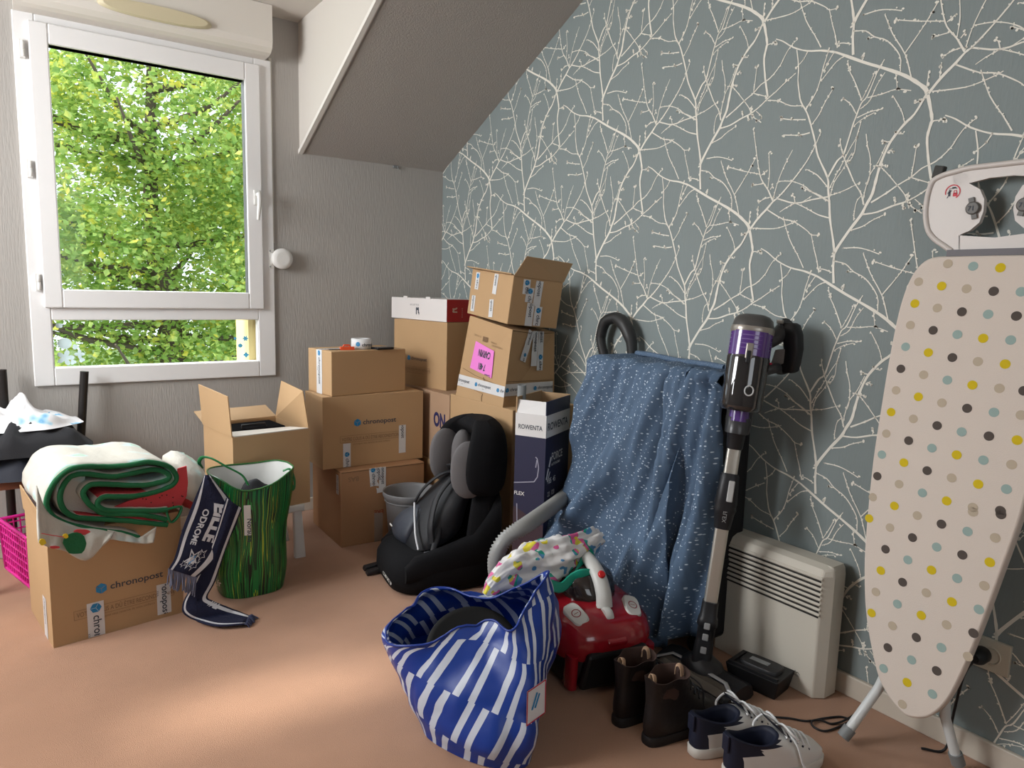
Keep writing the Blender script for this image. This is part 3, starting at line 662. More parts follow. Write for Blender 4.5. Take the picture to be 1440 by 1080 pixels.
# --- big carton at the left
c = box8((-1.950, -.985, 0), (0, 0, 8.5), (.40, .36, .375))
def p_big(b, F): post_print(b, F['front'], .128, .152, .0305)
big, FF = carton('big printed carton on the carpet at the left, under the folded quilt', c, prints=p_big)
tape(big, FF['front'], .123, .120, -90, .118, .050, start=.0); tape(big, FF['front'], .335, .125, -90, .11, .046, start=-.075, wrinkle=.002); tape(big, FF['left'], .26, .14, -90, .14, .05, start=-.02, size=.4)
flap4(big, c[7], c[4], c[4]+V(-.012, 0, .070), c[7]+V(-.006, 0, .085), V(-1, 0, 0), CARD)
# --- tall navy vacuum carton (open top)
N = V(-.407, -1.531, 0); R = rotm((0, 0, 28.1)); w_, d_, h_ = .225, .127, .72; t = .004
NAVY = mat('navy_print', (.022, .025, .06), .4); NW = mat('white_print', (.70, .69, .68), .45); NDK = mat('dark_purple_print', (.05, .03, .04), .45)
rwx = thing('vacuum_box', 'tall navy and white vacuum cleaner box with its top open', 'box', N+R @ V(w_/2, d_/2, 0))
c = box8(N, (0, 0, 28.1), (w_, d_, h_)); P = lambda x, y, z: N+R @ V(x, y, z)
b = MB()
for lo, hi in (((0, 0, 0), (w_, d_, t)), ((0, 0, t), (w_, t, h_)), ((0, d_-t, t), (w_, d_, h_)), ((0, t, t), (t, d_-t, h_)), ((w_-t, t, t), (w_, d_-t, h_))): b.box(lo, hi, 0, R=R, o=N)
L, G = Face(c, 'left'), Face(c, 'front')
put_rect(b, L.sub(0, 0), 0, h_-.085, L.w, h_, 1); put_rect(b, G.sub(0, 0), 0, h_-.085, G.w, h_, 1)
b.face([L(0, .0), L(L.w, 0), L(L.w, .30), L(0, .36)], 2)
put_text(b, L.sub(.012, h_-.058, 0, .0016), 'ROWENTA', .025, 3, .012, .80); put_text(b, G.sub(.010, h_-.058, 0, .0016), 'ROWENTA', .040, 3, .02, .95)
put_text(b, G.sub(.055, h_-.18, 0, .0016), 'FORCE', .042, 1, .012, .8); put_text(b, G.sub(.055, h_-.20, 0, .0016), 'AUTONOMIE', .014, 1, .01, 1); put_text(b, G.sub(.025, h_-.265, 0, .0016), '185  45', .030, 1, .01, .8); put_text(b, G.sub(.028, h_-.315, 0, .0016), '22  120', .026, 1, .01, .8); put_text(b, L.sub(.002, h_-.315, 0, .0016), 'FLEX', .020, 1, .02); put_text(b, L.sub(.032, .13, 0, .0016), '& GO', .018, 1, .02)
put_line(b, G.sub(0, 0, 0, .0016), [(.035, h_-.20), (.05, h_-.165)], .012, 1); put_line(b, G.sub(0, 0, 0, .0016), [(.022, h_-.255), (.045, h_-.22)], .006, 1); put_line(b, G.sub(0, 0, 0, .0016), [(.012, h_-.245), (.03, h_-.205)], .010, 1)
GL = 4
for q in ([(.0, h_-.27), (.03, h_-.265), (.085, h_-.255), (.098, h_-.235), (.102, h_-.20), (.095, h_-.165), (.088, h_-.16)], [(.094, h_-.17), (.09, h_-.20)], [(.015, h_-.35), (.018, h_-.42), (.014, h_-.47), (.024, h_-.475)]): put_line(b, L.sub(0, 0, 0, .0016), q, .004, GL)
b.build('carton_body', [NAVY, NW, NDK, INK, mat('pale_print', (.30, .30, .38), .5)], rwx, recalc=False)
flap4(rwx, P(0, d_, h_), P(0, 0, h_), hit(770.5, 566, 0, P(0, 0, h_).x+.012), hit(728.5, 561.5, 0, P(0, d_, h_).x+.012), R @ V(1, 0, 0), NW)
flap4(rwx, P(0, 0, h_), P(w_, 0, h_), P(w_, .0, h_+.052), P(0, .0, h_+.052), R @ V(0, 1, 0), NAVY)
flap4(rwx, P(0, d_, h_), P(w_, d_, h_), P(w_, d_+.0, h_+.06), P(0, d_+.0, h_+.06), R @ V(0, -1, 0), CARDIN)
flap4(rwx, P(w_, 0, h_), P(w_, d_, h_), P(w_+.0, d_, h_+.055), P(w_+.0, 0, h_+.055), R @ V(-1, 0, 0), CARDIN)
tb = thing('cardboard_tube', 'grey tube sticking up out of the vacuum cleaner box', 'tube', P(.03, .07, .01)); q = hit(734, 540, 0, P(.03, .08, 0).x)
b = MB(); b.lathe([(.017, 0), (.017, q.z-.01), (.014, q.z-.01), (.014, q.z-.04)], V(q.x, q.y, .006), n=20); b.build('tube_shell', GREYP, tb)
# ================================================================ left side: chair, clothes, basket, quilt, scarf, striped bag
WOODB = mat('dark_red_wood', (.16, .055, .03), .5, var=.2, vscale=20)
def nz3(p, s, seed=0): return noise.noise(V(p)*s+V(seed*7.1, seed*3.3, seed*1.7))
ch = thing('chair', 'chair with black metal posts and brown wooden seat at the left edge, heaped with clothes', 'chair', (-1.95, -.25, 0))
b = MB(); b.prism([V(-2.18, -.46, .405), V(-1.745, -.46, .405), V(-1.77, -.055, .405), V(-2.06, -.055, .405)], (0, 0, .03)); b.build('seat', WOODB, ch, bevel=.005)
for x, y, dx, h in ((-2.05, -.065, 0, .805), (-1.80, -.065, .035, .785)):
    b = MB(); b.tube([V(x, y+.015, 0), V(x, y, .40), V(x+dx, y-.004, h)], .0165, 10); b.build('back_post', BLACKM, ch)
for x in (-2.155, -1.765):
    b = MB(); b.tube([V(x, -.43, 0), V(x, -.425, .405)], .0165, 10); b.build('leg', BLACKM, ch)
def mound(c, rx, ry, h, rot=0, seed=0, amp=.02, fs=9, pw=2.6, N=44, nr=12, squash=1.):
    b = MB(); c = V(c); R = Matrix.Rotation(rot, 3, 'Z'); rows = []
    for j in range(nr+1):
        r = 1-j/nr*.985; row = []
        for k in range(N):
            t = 2*math.pi*k/N; x, y = r*math.copysign(abs(math.cos(t))**.8, math.cos(t)), r*math.copysign(abs(math.sin(t))**.8, math.sin(t))
            p = R @ V(x*rx, y*ry, h*(1-r**pw)**squash); q = c+p
            k1 = noise.noise(V(q.x*fs*1.6, q.y*fs, seed))+.5*noise.noise(V(q.x*fs*3, q.y*fs*2, seed+5))
            edge = min(1, (1-r)*4)
            q += V(nz3(q, fs, seed)*amp*.8, nz3(q, fs, seed+3)*amp*.8, k1*amp*edge)
            q.z = max(q.z, c.z+.001)
            row.append(q)
        rows.append(row)
    b.loft(rows, 0, True, True); return b
CLOTHB = mat('black_cloth', (.016, .016, .019), .85, bump=.3, bscale=300)
CLOTHN = mat('blue_black_cloth', (.014, .016, .026), .7, bump=.3, bscale=200, bstretch=(1, 6, 1))
t = thing('trousers', 'blue-black trousers with ribbed hem lying at the bottom of the clothes heap on the chair', 'trousers', (-2.0, -.28, .436)); mound((-2.0, -.29, .436), .225, .185, .10, .15, 3, .034, 9, 3.4).build('trousers_cloth', CLOTHN, t)
t = thing('jacket', 'black jacket bundled on the chair under the white printed sheet', 'jacket', (-2.0, -.25, .525)); mound((-1.99, -.27, .515), .225, .19, .105, .1, 8, .036, 10, 3.2).build('jacket_cloth', CLOTHB, t)
SHEET = mat('white_printed_sheet', (.74, .73, .74), .85)
nt = SHEET.node_tree; tc = nt.nodes.new('ShaderNodeTexCoord'); n1 = nt.nodes.new('ShaderNodeTexNoise'); n1.inputs['Scale'].default_value = 14; n1.inputs['Detail'].default_value = 1.5; nt.links.new(tc.outputs['Object'], n1.inputs['Vector'])
nt.links.new(ramp(nt, n1.outputs['Fac'], [(.0, (.76, .75, .76)), (.60, (.76, .75, .76)), (.63, (.50, .70, .80)), (.69, (.14, .38, .62)), (.72, (.72, .74, .76))]), nt.nodes['Principled BSDF'].inputs['Base Color'])
t = thing('bed_sheet', 'crumpled white sheet with blue print on top of the clothes heap on the chair', 'sheet', (-2.02, -.25, .60)); b = mound((-2.01, -.23, .600), .215, .15, .105, .1, 12, .042, 9, 1.1); b.build('sheet_cloth', SHEET, t)
t = thing('white_strap', 'white fabric strap hanging in a loop behind the right post of the chair', 'strap', hit(118, 622, 1, -.10)); b = MB()
b.tube(catmull([hit(106, 606, 1, -.09), hit(116, 612, 1, -.09), hit(123, 624, 1, -.10), hit(119, 628, 1, -.11), hit(110, 616, 1, -.12), hit(100, 622, 1, -.12)], 5), .006, 8, flat=.4); b.build('strap_band', SHEET, t)
# pink basket: an openwork plastic crate
t = thing('laundry_basket', 'pink openwork plastic basket on the carpet under the chair', 'basket', (-1.97, -.28, 0)); PK = mat('pink_plastic', (.80, .03, .33), .35)
b = MB(); q = [V(-2.0, -.45, 0), V(-1.845, -.405, 0), V(-1.935, -.095, 0), V(-2.09, -.135, 0)]; cen = (q[0]+q[2])/2
def bk(i, f, z):
    a, c_ = q[i % 4], q[(i+1) % 4]; p = a.lerp(c_, f); s = .90+.10*z/.205; return V(cen.x+(p.x-cen.x)*s, cen.y+(p.y-cen.y)*s, z+.002)
for i in range(4):
    n_ = 12 if i % 2 else 7
    for z in (.004, .035, .065, .095, .125, .155, .185, .205): b.tube([bk(i, 0, z), bk(i, 1, z)], .007 if z in (.004, .205) else .0035, 6)
    for k in range(n_+1): b.tube([bk(i, k/n_, .004), bk(i, k/n_, .205)], .0075 if k in (0, n_) else .0032, 6)
b.face([bk(0, 0, .004), bk(1, 0, .004), bk(2, 0, .004), bk(3, 0, .004)]); b.build('basket_shell', PK, t)

# ---------------------------------------------------------------- folded quilt on the big carton
CREAM = mat('quilt_cream', (.66, .63, .55), .9, bump=.7, bscale=45)
nt = CREAM.node_tree; bs = nt.nodes['Principled BSDF']
n1 = nt.nodes.new('ShaderNodeTexNoise'); n1.inputs['Scale'].default_value = 9; n1.inputs['Detail'].default_value = 1; tc = nt.nodes.new('ShaderNodeTexCoord'); nt.links.new(tc.outputs['Object'], n1.inputs['Vector'])
nt.links.new(ramp(nt, n1.outputs['Fac'], [(0, (.52, .49, .42)), (.58, (.54, .52, .46)), (.66, (.50, .66, .66)), (.70, (.34, .56, .40)), (.74, (.54, .52, .46))]), bs.inputs['Base Color'])
GREENB = mat('green_binding', (.008, .13, .045), .75, bump=.4, bscale=120)
RED = mat('watermelon_red', (.58, .06, .07), .85, var=.08)
YEL = mat('quilt_yellow', (.75, .55, .03), .8); SEED = mat('watermelon_seed', (.03, .012, .01), .7); TANQ = mat('quilt_tan', (.50, .34, .20), .9)
QA = math.radians(8.5); QP = V(-1.95, -1.035, .5); QX, QD, QN = V(math.cos(QA), math.sin(QA), 0), V(-math.sin(QA), math.cos(QA), 0), V(math.sin(QA), -math.cos(QA), 0)
def qp(x, y, fwd=0.): return onpl(30+x/5.3333, 600+y/5.3333, QP+QN*fwd, QN)
qt = thing('folded_quilt', 'folded cream quilt with green binding and watermelon red panels on the big carton', 'quilt', (-1.74, -.85, .46))
def sheet(path, th, depth, seed, redf, name, skew=0.0):
    P = catmull([qp(*p) for p in path], 5); n = len(P); nd = 8
    nor = []
    for i in range(n):
        t_ = (P[min(i+1, n-1)]-P[max(i-1, 0)]).normalized(); nor.append(t_.cross(QN).normalized())
    def pt(i, j, s):
        p = P[i]+nor[i]*s*th+QD*(depth*j/nd)+QX*(skew*j/nd)
        k = .006*nz3(p, 14, seed)+.004*nz3(p, 40, seed+2); return p+nor[i]*k*min(1, j)+QN*(.008*nz3(P[i], 12, seed) if j == 0 else 0)
    b = MB()
    b.grid([[pt(i, j, 1) for i in range(n)] for j in range(nd+1)], matf=lambda i, j: 1 if redf(i/n, 1) else 0)
    b.grid([[pt(i, j, -1) for i in range(n)] for j in range(nd+1)], matf=lambda i, j: 1 if redf(i/n, -1) else 0, flip=True)
    b.grid([[pt(i, 0, 1) for i in range(n)], [pt(i, 0, -1) for i in range(n)]], 0); b.grid([[pt(i, nd, -1) for i in range(n)], [pt(i, nd, 1) for i in range(n)]], 0)
    b.grid([[pt(0, j, 1) for j in range(nd+1)], [pt(0, j, -1) for j in range(nd+1)]], 0); b.grid([[pt(n-1, j, -1) for j in range(nd+1)], [pt(n-1, j, 1) for j in range(nd+1)]], 0)
    for i in range(n):
        if redf(i/n, 1) or redf(i/n, -1):
            for j in range(1, nd):
                for s in (1, -1):
                    if redf(i/n, s) and rnd.random() < .35:
                        c0 = pt(i, j, s*1.12); a1 = QX*.004; a2 = QD*.003
                        b.face([c0-a1, c0+a2, c0+a1, c0-a2], 2)
    b.build(name, [CREAM, RED, SEED], qt, weld=True)
    bd = MB(); bd.tube([pt(i, 0, 0)+QN*.003+V(0, 0, .0015*nz3(P[i], 60, seed)) for i in range(n)], th*1.0, 8, flat=.75, up=QN); return bd
A = [(880, 832), (740, 795), (600, 778), (400, 742), (270, 695), (200, 625), (192, 540), (245, 420), (330, 332), (450, 298), (650, 300), (800, 286), (950, 264), (1085, 290), (1150, 345), (1160, 400), (1115, 445), (1000, 490), (850, 518), (700, 522), (620, 524), (572, 560), (580, 598), (660, 628), (850, 628), (1000, 628), (1095, 620)]
B = [(1095, 735), (960, 722), (800, 705), (640, 695), (430, 682), (335, 640), (290, 560), (300, 470), (365, 378), (470, 352), (680, 374), (850, 346), (990, 322), (1085, 345), (1105, 385), (1040, 415), (900, 438), (720, 434), (560, 428), (495, 452), (462, 500), (500, 572), (560, 620), (640, 655), (860, 655), (1000, 675), (1090, 700)]
bdA = sheet(A, .0085, .34, 1, lambda f, s: (.66 < f < .78 and s > 0) or (f > .86 and s > 0), 'outer_layer')
bdB = sheet(B, .0085, .33, 4, lambda f, s: (f < .16 and s > 0), 'inner_layer')
bdA.build('binding', GREENB, qt); bdB.build('binding', GREENB, qt)
# the fill between the folds, seen as red watermelon panels at the front
b = MB()
def panel(pts, m, fwd, b=b, th=.006):
    b.prism([qp(x, y, fwd) for x, y in pts], QD*th, m)
panel([(690, 606), (800, 560), (960, 520), (1090, 470), (1160, 420), (1175, 315), (1240, 295), (1250, 420), (1240, 520), (1200, 592), (1080, 616), (860, 618)], 1, -.012)
panel([(530, 688), (620, 652), (760, 655), (930, 668), (1060, 700), (1085, 728), (960, 718), (780, 700)], 1, -.010)
panel([(300, 600), (320, 470), (380, 385), (480, 365), (470, 440), (450, 500), (500, 585), (620, 640), (520, 680), (400, 672)], 0, -.05)
for k in range(26):
    x, y = rnd.uniform(720, 1220), rnd.uniform(480, 610)
    if y > 600-(x-700)*.30 and x < 1230: panel([(x-5, y-3), (x+3, y-5), (x+6, y+3), (x-3, y+5)], 2, -.0105, th=.001)
b.build('watermelon_panel', [CREAM, RED, SEED], qt)
# loose corners of the quilt hanging over the front and at the right
def hang(top, bot, fwd0, fwd1, seed, name, n=26, m=10, amp=.012):
    b = MB(); T = catmull([V(x, y, 0) for x, y in top], 8); Bt = catmull([V(x, y, 0) for x, y in bot], 8); rows = []
    for j in range(m+1):
        f = j/m; row = []
        for i in range(n):
            a = lerpl(T, i/(n-1)); c_ = lerpl(Bt, i/(n-1)); q_ = a.lerp(c_, f)
            k = amp*(nz3(V(q_.x*.012, q_.y*.006, 0), 1, seed)+.5*nz3(V(q_.x*.03, q_.y*.01, 0), 1, seed+2))*min(1, f*3)
            row.append(qp(q_.x, q_.y, fwd0+(fwd1-fwd0)*f+k))
        rows.append(row)
    b.grid(rows, 0); return b.build(name, [CREAM], qt, solid=.008)
hang([(110, 440), (190, 640), (400, 745), (560, 770), (700, 800)], [(128, 870), (210, 905), (330, 935), (480, 1005), (600, 905), (665, 830)], .012, .040, 2, 'hanging_corner')
hang([(640, 775), (760, 800), (880, 830), (1010, 750)], [(655, 842), (780, 862), (920, 878), (988, 872)], .006, .016, 6, 'hanging_corner')
b = MB()
def blot(cx, cy, rx, ry, m, fwd, seed):
    pts = []
    for k in range(18):
        a = k*math.pi/9; r = 1+.25*noise.noise(V(math.cos(a)*1.5, math.sin(a)*1.5, seed)); pts.append((cx+rx*r*math.cos(a), cy+ry*r*math.sin(a)))
    b.prism([qp(x, y, fwd) for x, y in pts], QD*.003, m)
blot(405, 875, 88, 82, 0, .050, 1); blot(160, 865, 26, 24, 1, .056, 2); blot(332, 822, 22, 17, 1, .052, 3); blot(450, 790, 60, 22, 2, .046, 4); blot(250, 905, 40, 10, 2, .056, 5)
b.tube([qp(150, 800, .05), qp(230, 815, .052), qp(320, 828, .052)], .0012, 5, 2)
b.build('fruit_print', [GREENB, YEL, RED], qt)
b = MB(); b.tube(catmull([qp(1090, 620, .004), qp(1175, 600, .006), qp(1200, 612, .006), qp(1170, 680, .006), qp(1120, 715, .006), qp(1090, 640, .006)], 5), .008, 8, flat=.5); b.build('binding', GREENB, qt)
b = MB(); cq = qp(1235, 405, -.15); rows = []
for j in range(13):
    t = math.pi*(j+.3)/12.6; rows.append([cq+V(.082*math.sin(t)*math.cos(a)*(1+.12*nz3(V(a, t, 1), 1.2, 3)), .15*math.sin(t)*math.sin(a), -.098*math.cos(t)-.05*math.sin(t)*math.cos(a)+.010*nz3(V(math.cos(a)*3, math.sin(a)*3, t*4), 1, 5))+V(.006*noise.noise(V(math.cos(a)*5, math.sin(a)*5, t*7)), 0, 0) for a in [2*math.pi*k/24 for k in range(24)]])
b.loft(rows, matf=lambda i, j: 1 if (j < 4 and i > 8) else 0); b.build('rear_fold', [CREAM, RED], qt)

# ---------------------------------------------------------------- green striped shopping bag
GBAG = bpy.data.materials.new('green_striped_bag'); GBAG.use_nodes = True; nt = GBAG.node_tree; bs = nt.nodes['Principled BSDF']; bs.inputs['Roughness'].default_value = .32
uvn = nt.nodes.new('ShaderNodeUVMap'); sep = nt.nodes.new('ShaderNodeSeparateXYZ'); nt.links.new(uvn.outputs[0], sep.inputs[0])
com = nt.nodes.new('ShaderNodeCombineXYZ'); nt.links.new(math_n(nt, 'MULTIPLY', sep.outputs[0], 52.), com.inputs[0]); nt.links.new(math_n(nt, 'MULTIPLY', sep.outputs[1], .5), com.inputs[1])
n1 = nt.nodes.new('ShaderNodeTexNoise'); n1.inputs['Scale'].default_value = 1.; n1.inputs['Detail'].default_value = 1.5; n1.inputs['Roughness'].default_value = .55; nt.links.new(com.outputs[0], n1.inputs['Vector'])
nt.links.new(ramp(nt, n1.outputs['Fac'], [(0, (.004, .008, .006)), (.33, (.01, .17, .035)), (.39, (.004, .022, .012)), (.435, (.36, .44, .03)), (.445, (.012, .20, .045)), (.50, (.006, .05, .02)), (.54, (.02, .30, .055)), (.565, (.004, .016, .01)), (.61, (.02, .26, .05)), (.635, (.45, .50, .04)), (.65, (.006, .06, .02))], True), bs.inputs['Base Color'])
gb = thing('shopping_bag', 'green striped woven shopping bag standing open beside the scarf', 'bag', (-1.29, -.815, 0))
WLIN = mat('bag_white_lining', (.66, .66, .64), .45)
b = MB(); N = 40; rings = []
BC = V(-1.293, -.818, 0)
for j in range(15):
    f = j/14; z = .002+.468*f; rx = .118+.030*f+.008*math.sin(f*9); ry = .112+.012*f; row = []
    for k in range(N):
        a = 2*math.pi*k/N; ca, sa = math.cos(a), math.sin(a)
        x = rx*math.copysign(abs(ca)**.72, ca); y = ry*math.copysign(abs(sa)**.72, sa)
        w_ = .007*nz3(V(ca*2, sa*2, z*9), 1.3, 4)*min(1, f*6)
        zz = z
        if f > .5: zz -= (f-.5)*2*(.052*math.exp(-((a-4.55)/.62)**2) + .010*math.exp(-((a-1.5)/.7)**2))
        row.append(BC+V(x+w_+.012*f, y+w_, zz))
    rings.append(row)
b.loft(rings, 0, True, False); inner = []
for j in range(9):
    f = 1-j/8*.55; k0 = rings[int(round(f*14))]; inner.append([BC+(p-BC)*.965+V(0, 0, p.z*.0) if j else BC+(p-BC)*.985 for p in k0])
b.grid([rings[-1]]+inner, 1, True); b.face(inner[-1], 1)
b.build('bag_body', [GBAG, WLIN], gb, recalc=False)
t = thing('dark_garment', 'dark garment lying inside the green striped bag', 'garment', BC+V(.02, -.03, .31)); mound(BC+V(.02, -.02, .30), .09, .075, .125, 0, 5, .02, 14).build('garment_cloth', CLOTHB, t)
RIMG = mat('bag_rim_green', (.015, .17, .05), .4)
b = MB(); b.tube(rings[-1]+[rings[-1][0]], .0035, 6); b.build('rim', GBAG, gb)
def rimp(k): return rings[-1][k % N]
b = MB(); b.tube(catmull([hit(349, 682, 1, -.925), hit(340, 668, 1, -.935), hit(318, 656, 1, -.92), hit(298, 645, 1, -.90), hit(285, 643, 1, -.86), hit(280, 650, 1, -.84), hit(284, 658, 1, -.82)], 5), .007, 8, flat=.35); b.build('handle', RIMG, gb)
b = MB(); b.tube(catmull([hit(398, 662, 1, -.86), hit(408, 660, 1, -.87), hit(414, 674, 1, -.88), hit(413, 688, 1, -.88), hit(404, 676, 1, -.88)], 5), .010, 8, flat=.35); b.build('handle', RIMG, gb)
def bagface(px, py): # front side of the bag
    d = ray(px, py); best = None
    for j in range(14):
        for k in range(N):
            p = (rings[j][k]+rings[j+1][(k+1) % N])/2; v = (p-C)
            if (p-BC).dot(C-BC) < 0: continue
            e = (v-d*(v.dot(d)/d.dot(d))).length
            if best is None or e < best[0]: best = (e, p)
    n_ = (best[1]-BC); n_.z = 0; n_.normalize(); return best[1]+n_*.010, n_
b = MB()
c0, n_ = bagface(351, 741); fn = planar(c0, V(0, 0, -1), V(0, 0, 1).cross(n_)*1.0)
ex = V(0, 0, -1); ey = n_.cross(ex)
fn = planar(c0+ex*(-.04), ex, ey); put_rect(b, lambda x, y: fn(x, y, .0005), -.05, -.011, .065, .013, 0); put_text(b, lambda x, y: fn(x, y, .0012), 'Norauto', .026, 1, .015)
b.build('bag_label', [WHITE, INK], gb, recalc=False); b = MB()
c0, n_ = bagface(314, 818); ex = V(0, 0, 1).cross(n_).normalized(); fn2 = planar(c0+ex*-.015, ex, V(0, 0, 1)); put_text(b, lambda x, y: fn2(x, y, .004), '.fr', .034, 0, .02)
b.build('bag_print', [WHITE, INK], gb, recalc=False)

# ---------------------------------------------------------------- football scarf
NAVYK = mat('scarf_navy', (.010, .012, .035), .95, bump=.7, bscale=160)
SCW = mat('scarf_white', (.60, .60, .62), .95, bump=.6, bscale=160); SCB = mat('scarf_light_blue', (.16, .36, .62), .9)
sc = thing('scarf', 'navy and white knitted supporter scarf hanging from the big carton to the floor', 'scarf', (-1.50, -.98, 0))
def strip(left, right, y0, y1, seed, n=40, m=14, floor_from=None, name='scarf_panel'):
    # knitted strip between two edge curves (photo-derived outline), hanging at depth y0 (top) .. y1 (bottom)
    L_ = catmull([V(a, c_, 0) for a, c_ in left], 8); R_ = catmull([V(a, c_, 0) for a, c_ in right], 8); rows = []
    for j in range(n+1):
        f = j/n; a = lerpl(L_, f); c_ = lerpl(R_, f); y = y0+(y1-y0)*f; row = []
        for i in range(m+1):
            q_ = a.lerp(c_, i/m); yy = y+.006*nz3(V(i/m*3, f*6, 0), 1, seed)-.008*math.sin(i/m*math.pi)
            p = hit(q_.x, q_.y, 1, yy)
            if p.z < .012: p = hit(q_.x, q_.y, 2, .012+.004*(nz3(V(i/m*4, f*5, 0), 1, seed)+1))
            row.append(p)
        rows.append(row)
    b = MB(); b.grid(rows, matf=lambda i, j: 1 if i in (1, m-3, m-2) else 0)
    return b.build(name, [NAVYK, SCW, SCB], sc, solid=.005), rows
pan2, rows2 = strip([(318, 700), (296, 770), (272, 820), (257, 850), (262, 866), (300, 880), (344, 878)], [(340, 715), (318, 770), (303, 815), (292, 838), (300, 845), (326, 856), (350, 866)], -1.00, -1.06, 3)
pan1, rows1 = strip([(288, 668), (270, 710), (255, 750), (246, 783), (237, 800)], [(294, 668), (334, 722), (316, 765), (300, 790), (276, 812)], -.975, -1.035, 5)
def srf(rows):
    n, m = len(rows)-1, len(rows[0])-1
    def fn(u, v, h=.004):
        x = min(max(u, 0), 1)*m; y = min(max(v, 0), 1)*n; i, j = min(int(x), m-1), min(int(y), n-1); a, c_ = x-i, y-j
        return rows[j][i]*(1-a)*(1-c_)+rows[j][i+1]*a*(1-c_)+rows[j+1][i+1]*a*c_+rows[j+1][i]*(1-a)*c_+V(.0, -h, h*.2)
    return fn
b = MB(); s1 = srf(rows1); s2 = srf(rows2)
def along(s, u, v, size, su, sv, body, m, bold=.02):
    vs, fs = text2d(body, size, bold); b.flat(vs, fs, lambda x, y: s(u-y*su, v+x*sv, .0045), m)   # reads downwards
along(s1, .50, .20, 1., -.36, .142, 'EILLE', 0, .05); along(s1, .26, .26, .5, -.36, .150, 'ODROME', 0, .03)
b.build('knitted_lettering', [SCW, NAVYK, SCB], sc, recalc=False); b = MB()
along(s2, .75, .66, 1., -.35, .05, 'VAL', 0, .04)
b.build('knitted_lettering', [SCW, NAVYK, SCB], sc, recalc=False); b = MB()
for cx, cy, r, m in ((.44, .76, .20, 0), (.62, .68, .11, 0), (.60, .84, .12, 0), (.30, .84, .09, 0), (.44, .76, .10, 2)):
    pts = [(cx+r*(1 if k % 2 == 0 else .45)*math.cos(k*math.pi/5+.3), cy+r*.85*(1 if k % 2 == 0 else .45)*math.sin(k*math.pi/5+.3)) for k in range(10)]
    put = [s1(x, y, .0045 if m == 0 else .0055) for x, y in pts]; b.face(put, m)
    if m == 0: b.face([s1(cx+(x-cx)*.72, cy+(y-cy)*.72, .005) for x, y in pts], 1)
b.build('knitted_star', [SCW, NAVYK, SCB], sc, recalc=False)
b = MB()
for k in range(44):
    f = k/43; p = rows1[-1][0].lerp(rows1[-1][-1], f)+V(0, -.003, .002); d = V(rnd.uniform(-.006, .006)-.006, rnd.uniform(-.012, .002), -.055+rnd.uniform(-.012, .012)); b.tube([p, p+d*.5+V(rnd.uniform(-.003, .003), 0, 0), p+d], .0022, 5)
b.build('fringe', mat('fringe_grey', (.16, .17, .24), .95), sc)
b = MB()
for k in range(30):
    f = k/29; p = rows2[-1][0].lerp(rows2[-1][-1], f); d = V(rnd.uniform(.012, .032), rnd.uniform(-.012, .012), 0); b.tube([p, p+d*.5+V(0, 0, rnd.uniform(-.002, .006)), p+d+V(0, 0, .003-p.z+.001)], .0022, 5)
b.build('fringe', mat('fringe_navy', (.06, .07, .13), .95), sc)
# ================================================================ middle: bin, car seat, backpack, draped case, canister vacuum
bn = thing('waste_bin', 'grey plastic waste bin between the reddish carton and the car seat', 'bin', (-.566, -.750, 0))
BINM = mat('bin_grey', (.19, .19, .195), .5, bump=.1, bscale=300)
b = MB(); b.lathe([(.088, 0), (.092, .004), (.112, .225), (.113, .228), (.119, .236), (.124, .246), (.1255, .262), (.124, .266), (.119, .262), (.117, .245), (.109, .225), (.089, .008), (.0, .008)], (-.566, -.750, .001), n=48, cap1=False); b.build('bin_shell', BINM, bn)
b = MB(); b.tube([V(-.566+.114*math.cos(t), -.750+.114*math.sin(t), .224) for t in [k*math.pi/24 for k in range(49)]], .003, 6); b.build('rim_band', BINM, bn)
# ---------------------------------------------------------------- child car seat
SEATM = mat('car_seat_black_fabric', (.007, .007, .008), .9, spec=.15, bump=.25, bscale=260)
SEATG = mat('car_seat_grey_pad', (.135, .128, .13), .95, spec=.1, bump=.3, bscale=220)
SA = math.radians(170); SO = V(-.592, -1.108, 0)
cs = thing('car_seat', 'black high-backed child car seat with a grey padded headrest, against the cartons', 'car seat', SO, SA)
def rings_super(levels, n=4., N=36):
    return [ring(V(cx, cy, z), V(rx, 0, 0), V(0, ry, 0), n, N) for cx, cy, rx, ry, z in levels]
b = MB(); b.loft(rings_super([(.018, 0, .212, .168, 0), (.018, 0, .230, .188, .012), (.023, 0, .240, .200, .05), (.020, 0, .240, .200, .10), (.012, 0, .226, .190, .135), (0, 0, .195, .165, .152), (-.01, 0, .14, .12, .150)], 3.6)); b.build('seat_base', SEATM, cs, world=False)
for s in (1, -1):
    b = MB(); b.loft([ring(V(x, s*.168, z), V(0, .034*k, 0), V(0, 0, h), 2.6, 18) for x, z, h, k in ((.215, .09, .03, .6), (.17, .110, .05, .9), (.05, .128, .06, 1), (-.06, .150, .07, 1.05), (-.13, .20, .11, 1), (-.17, .24, .13, .9))]); b.build('side_bolster', SEATM, cs, world=False)
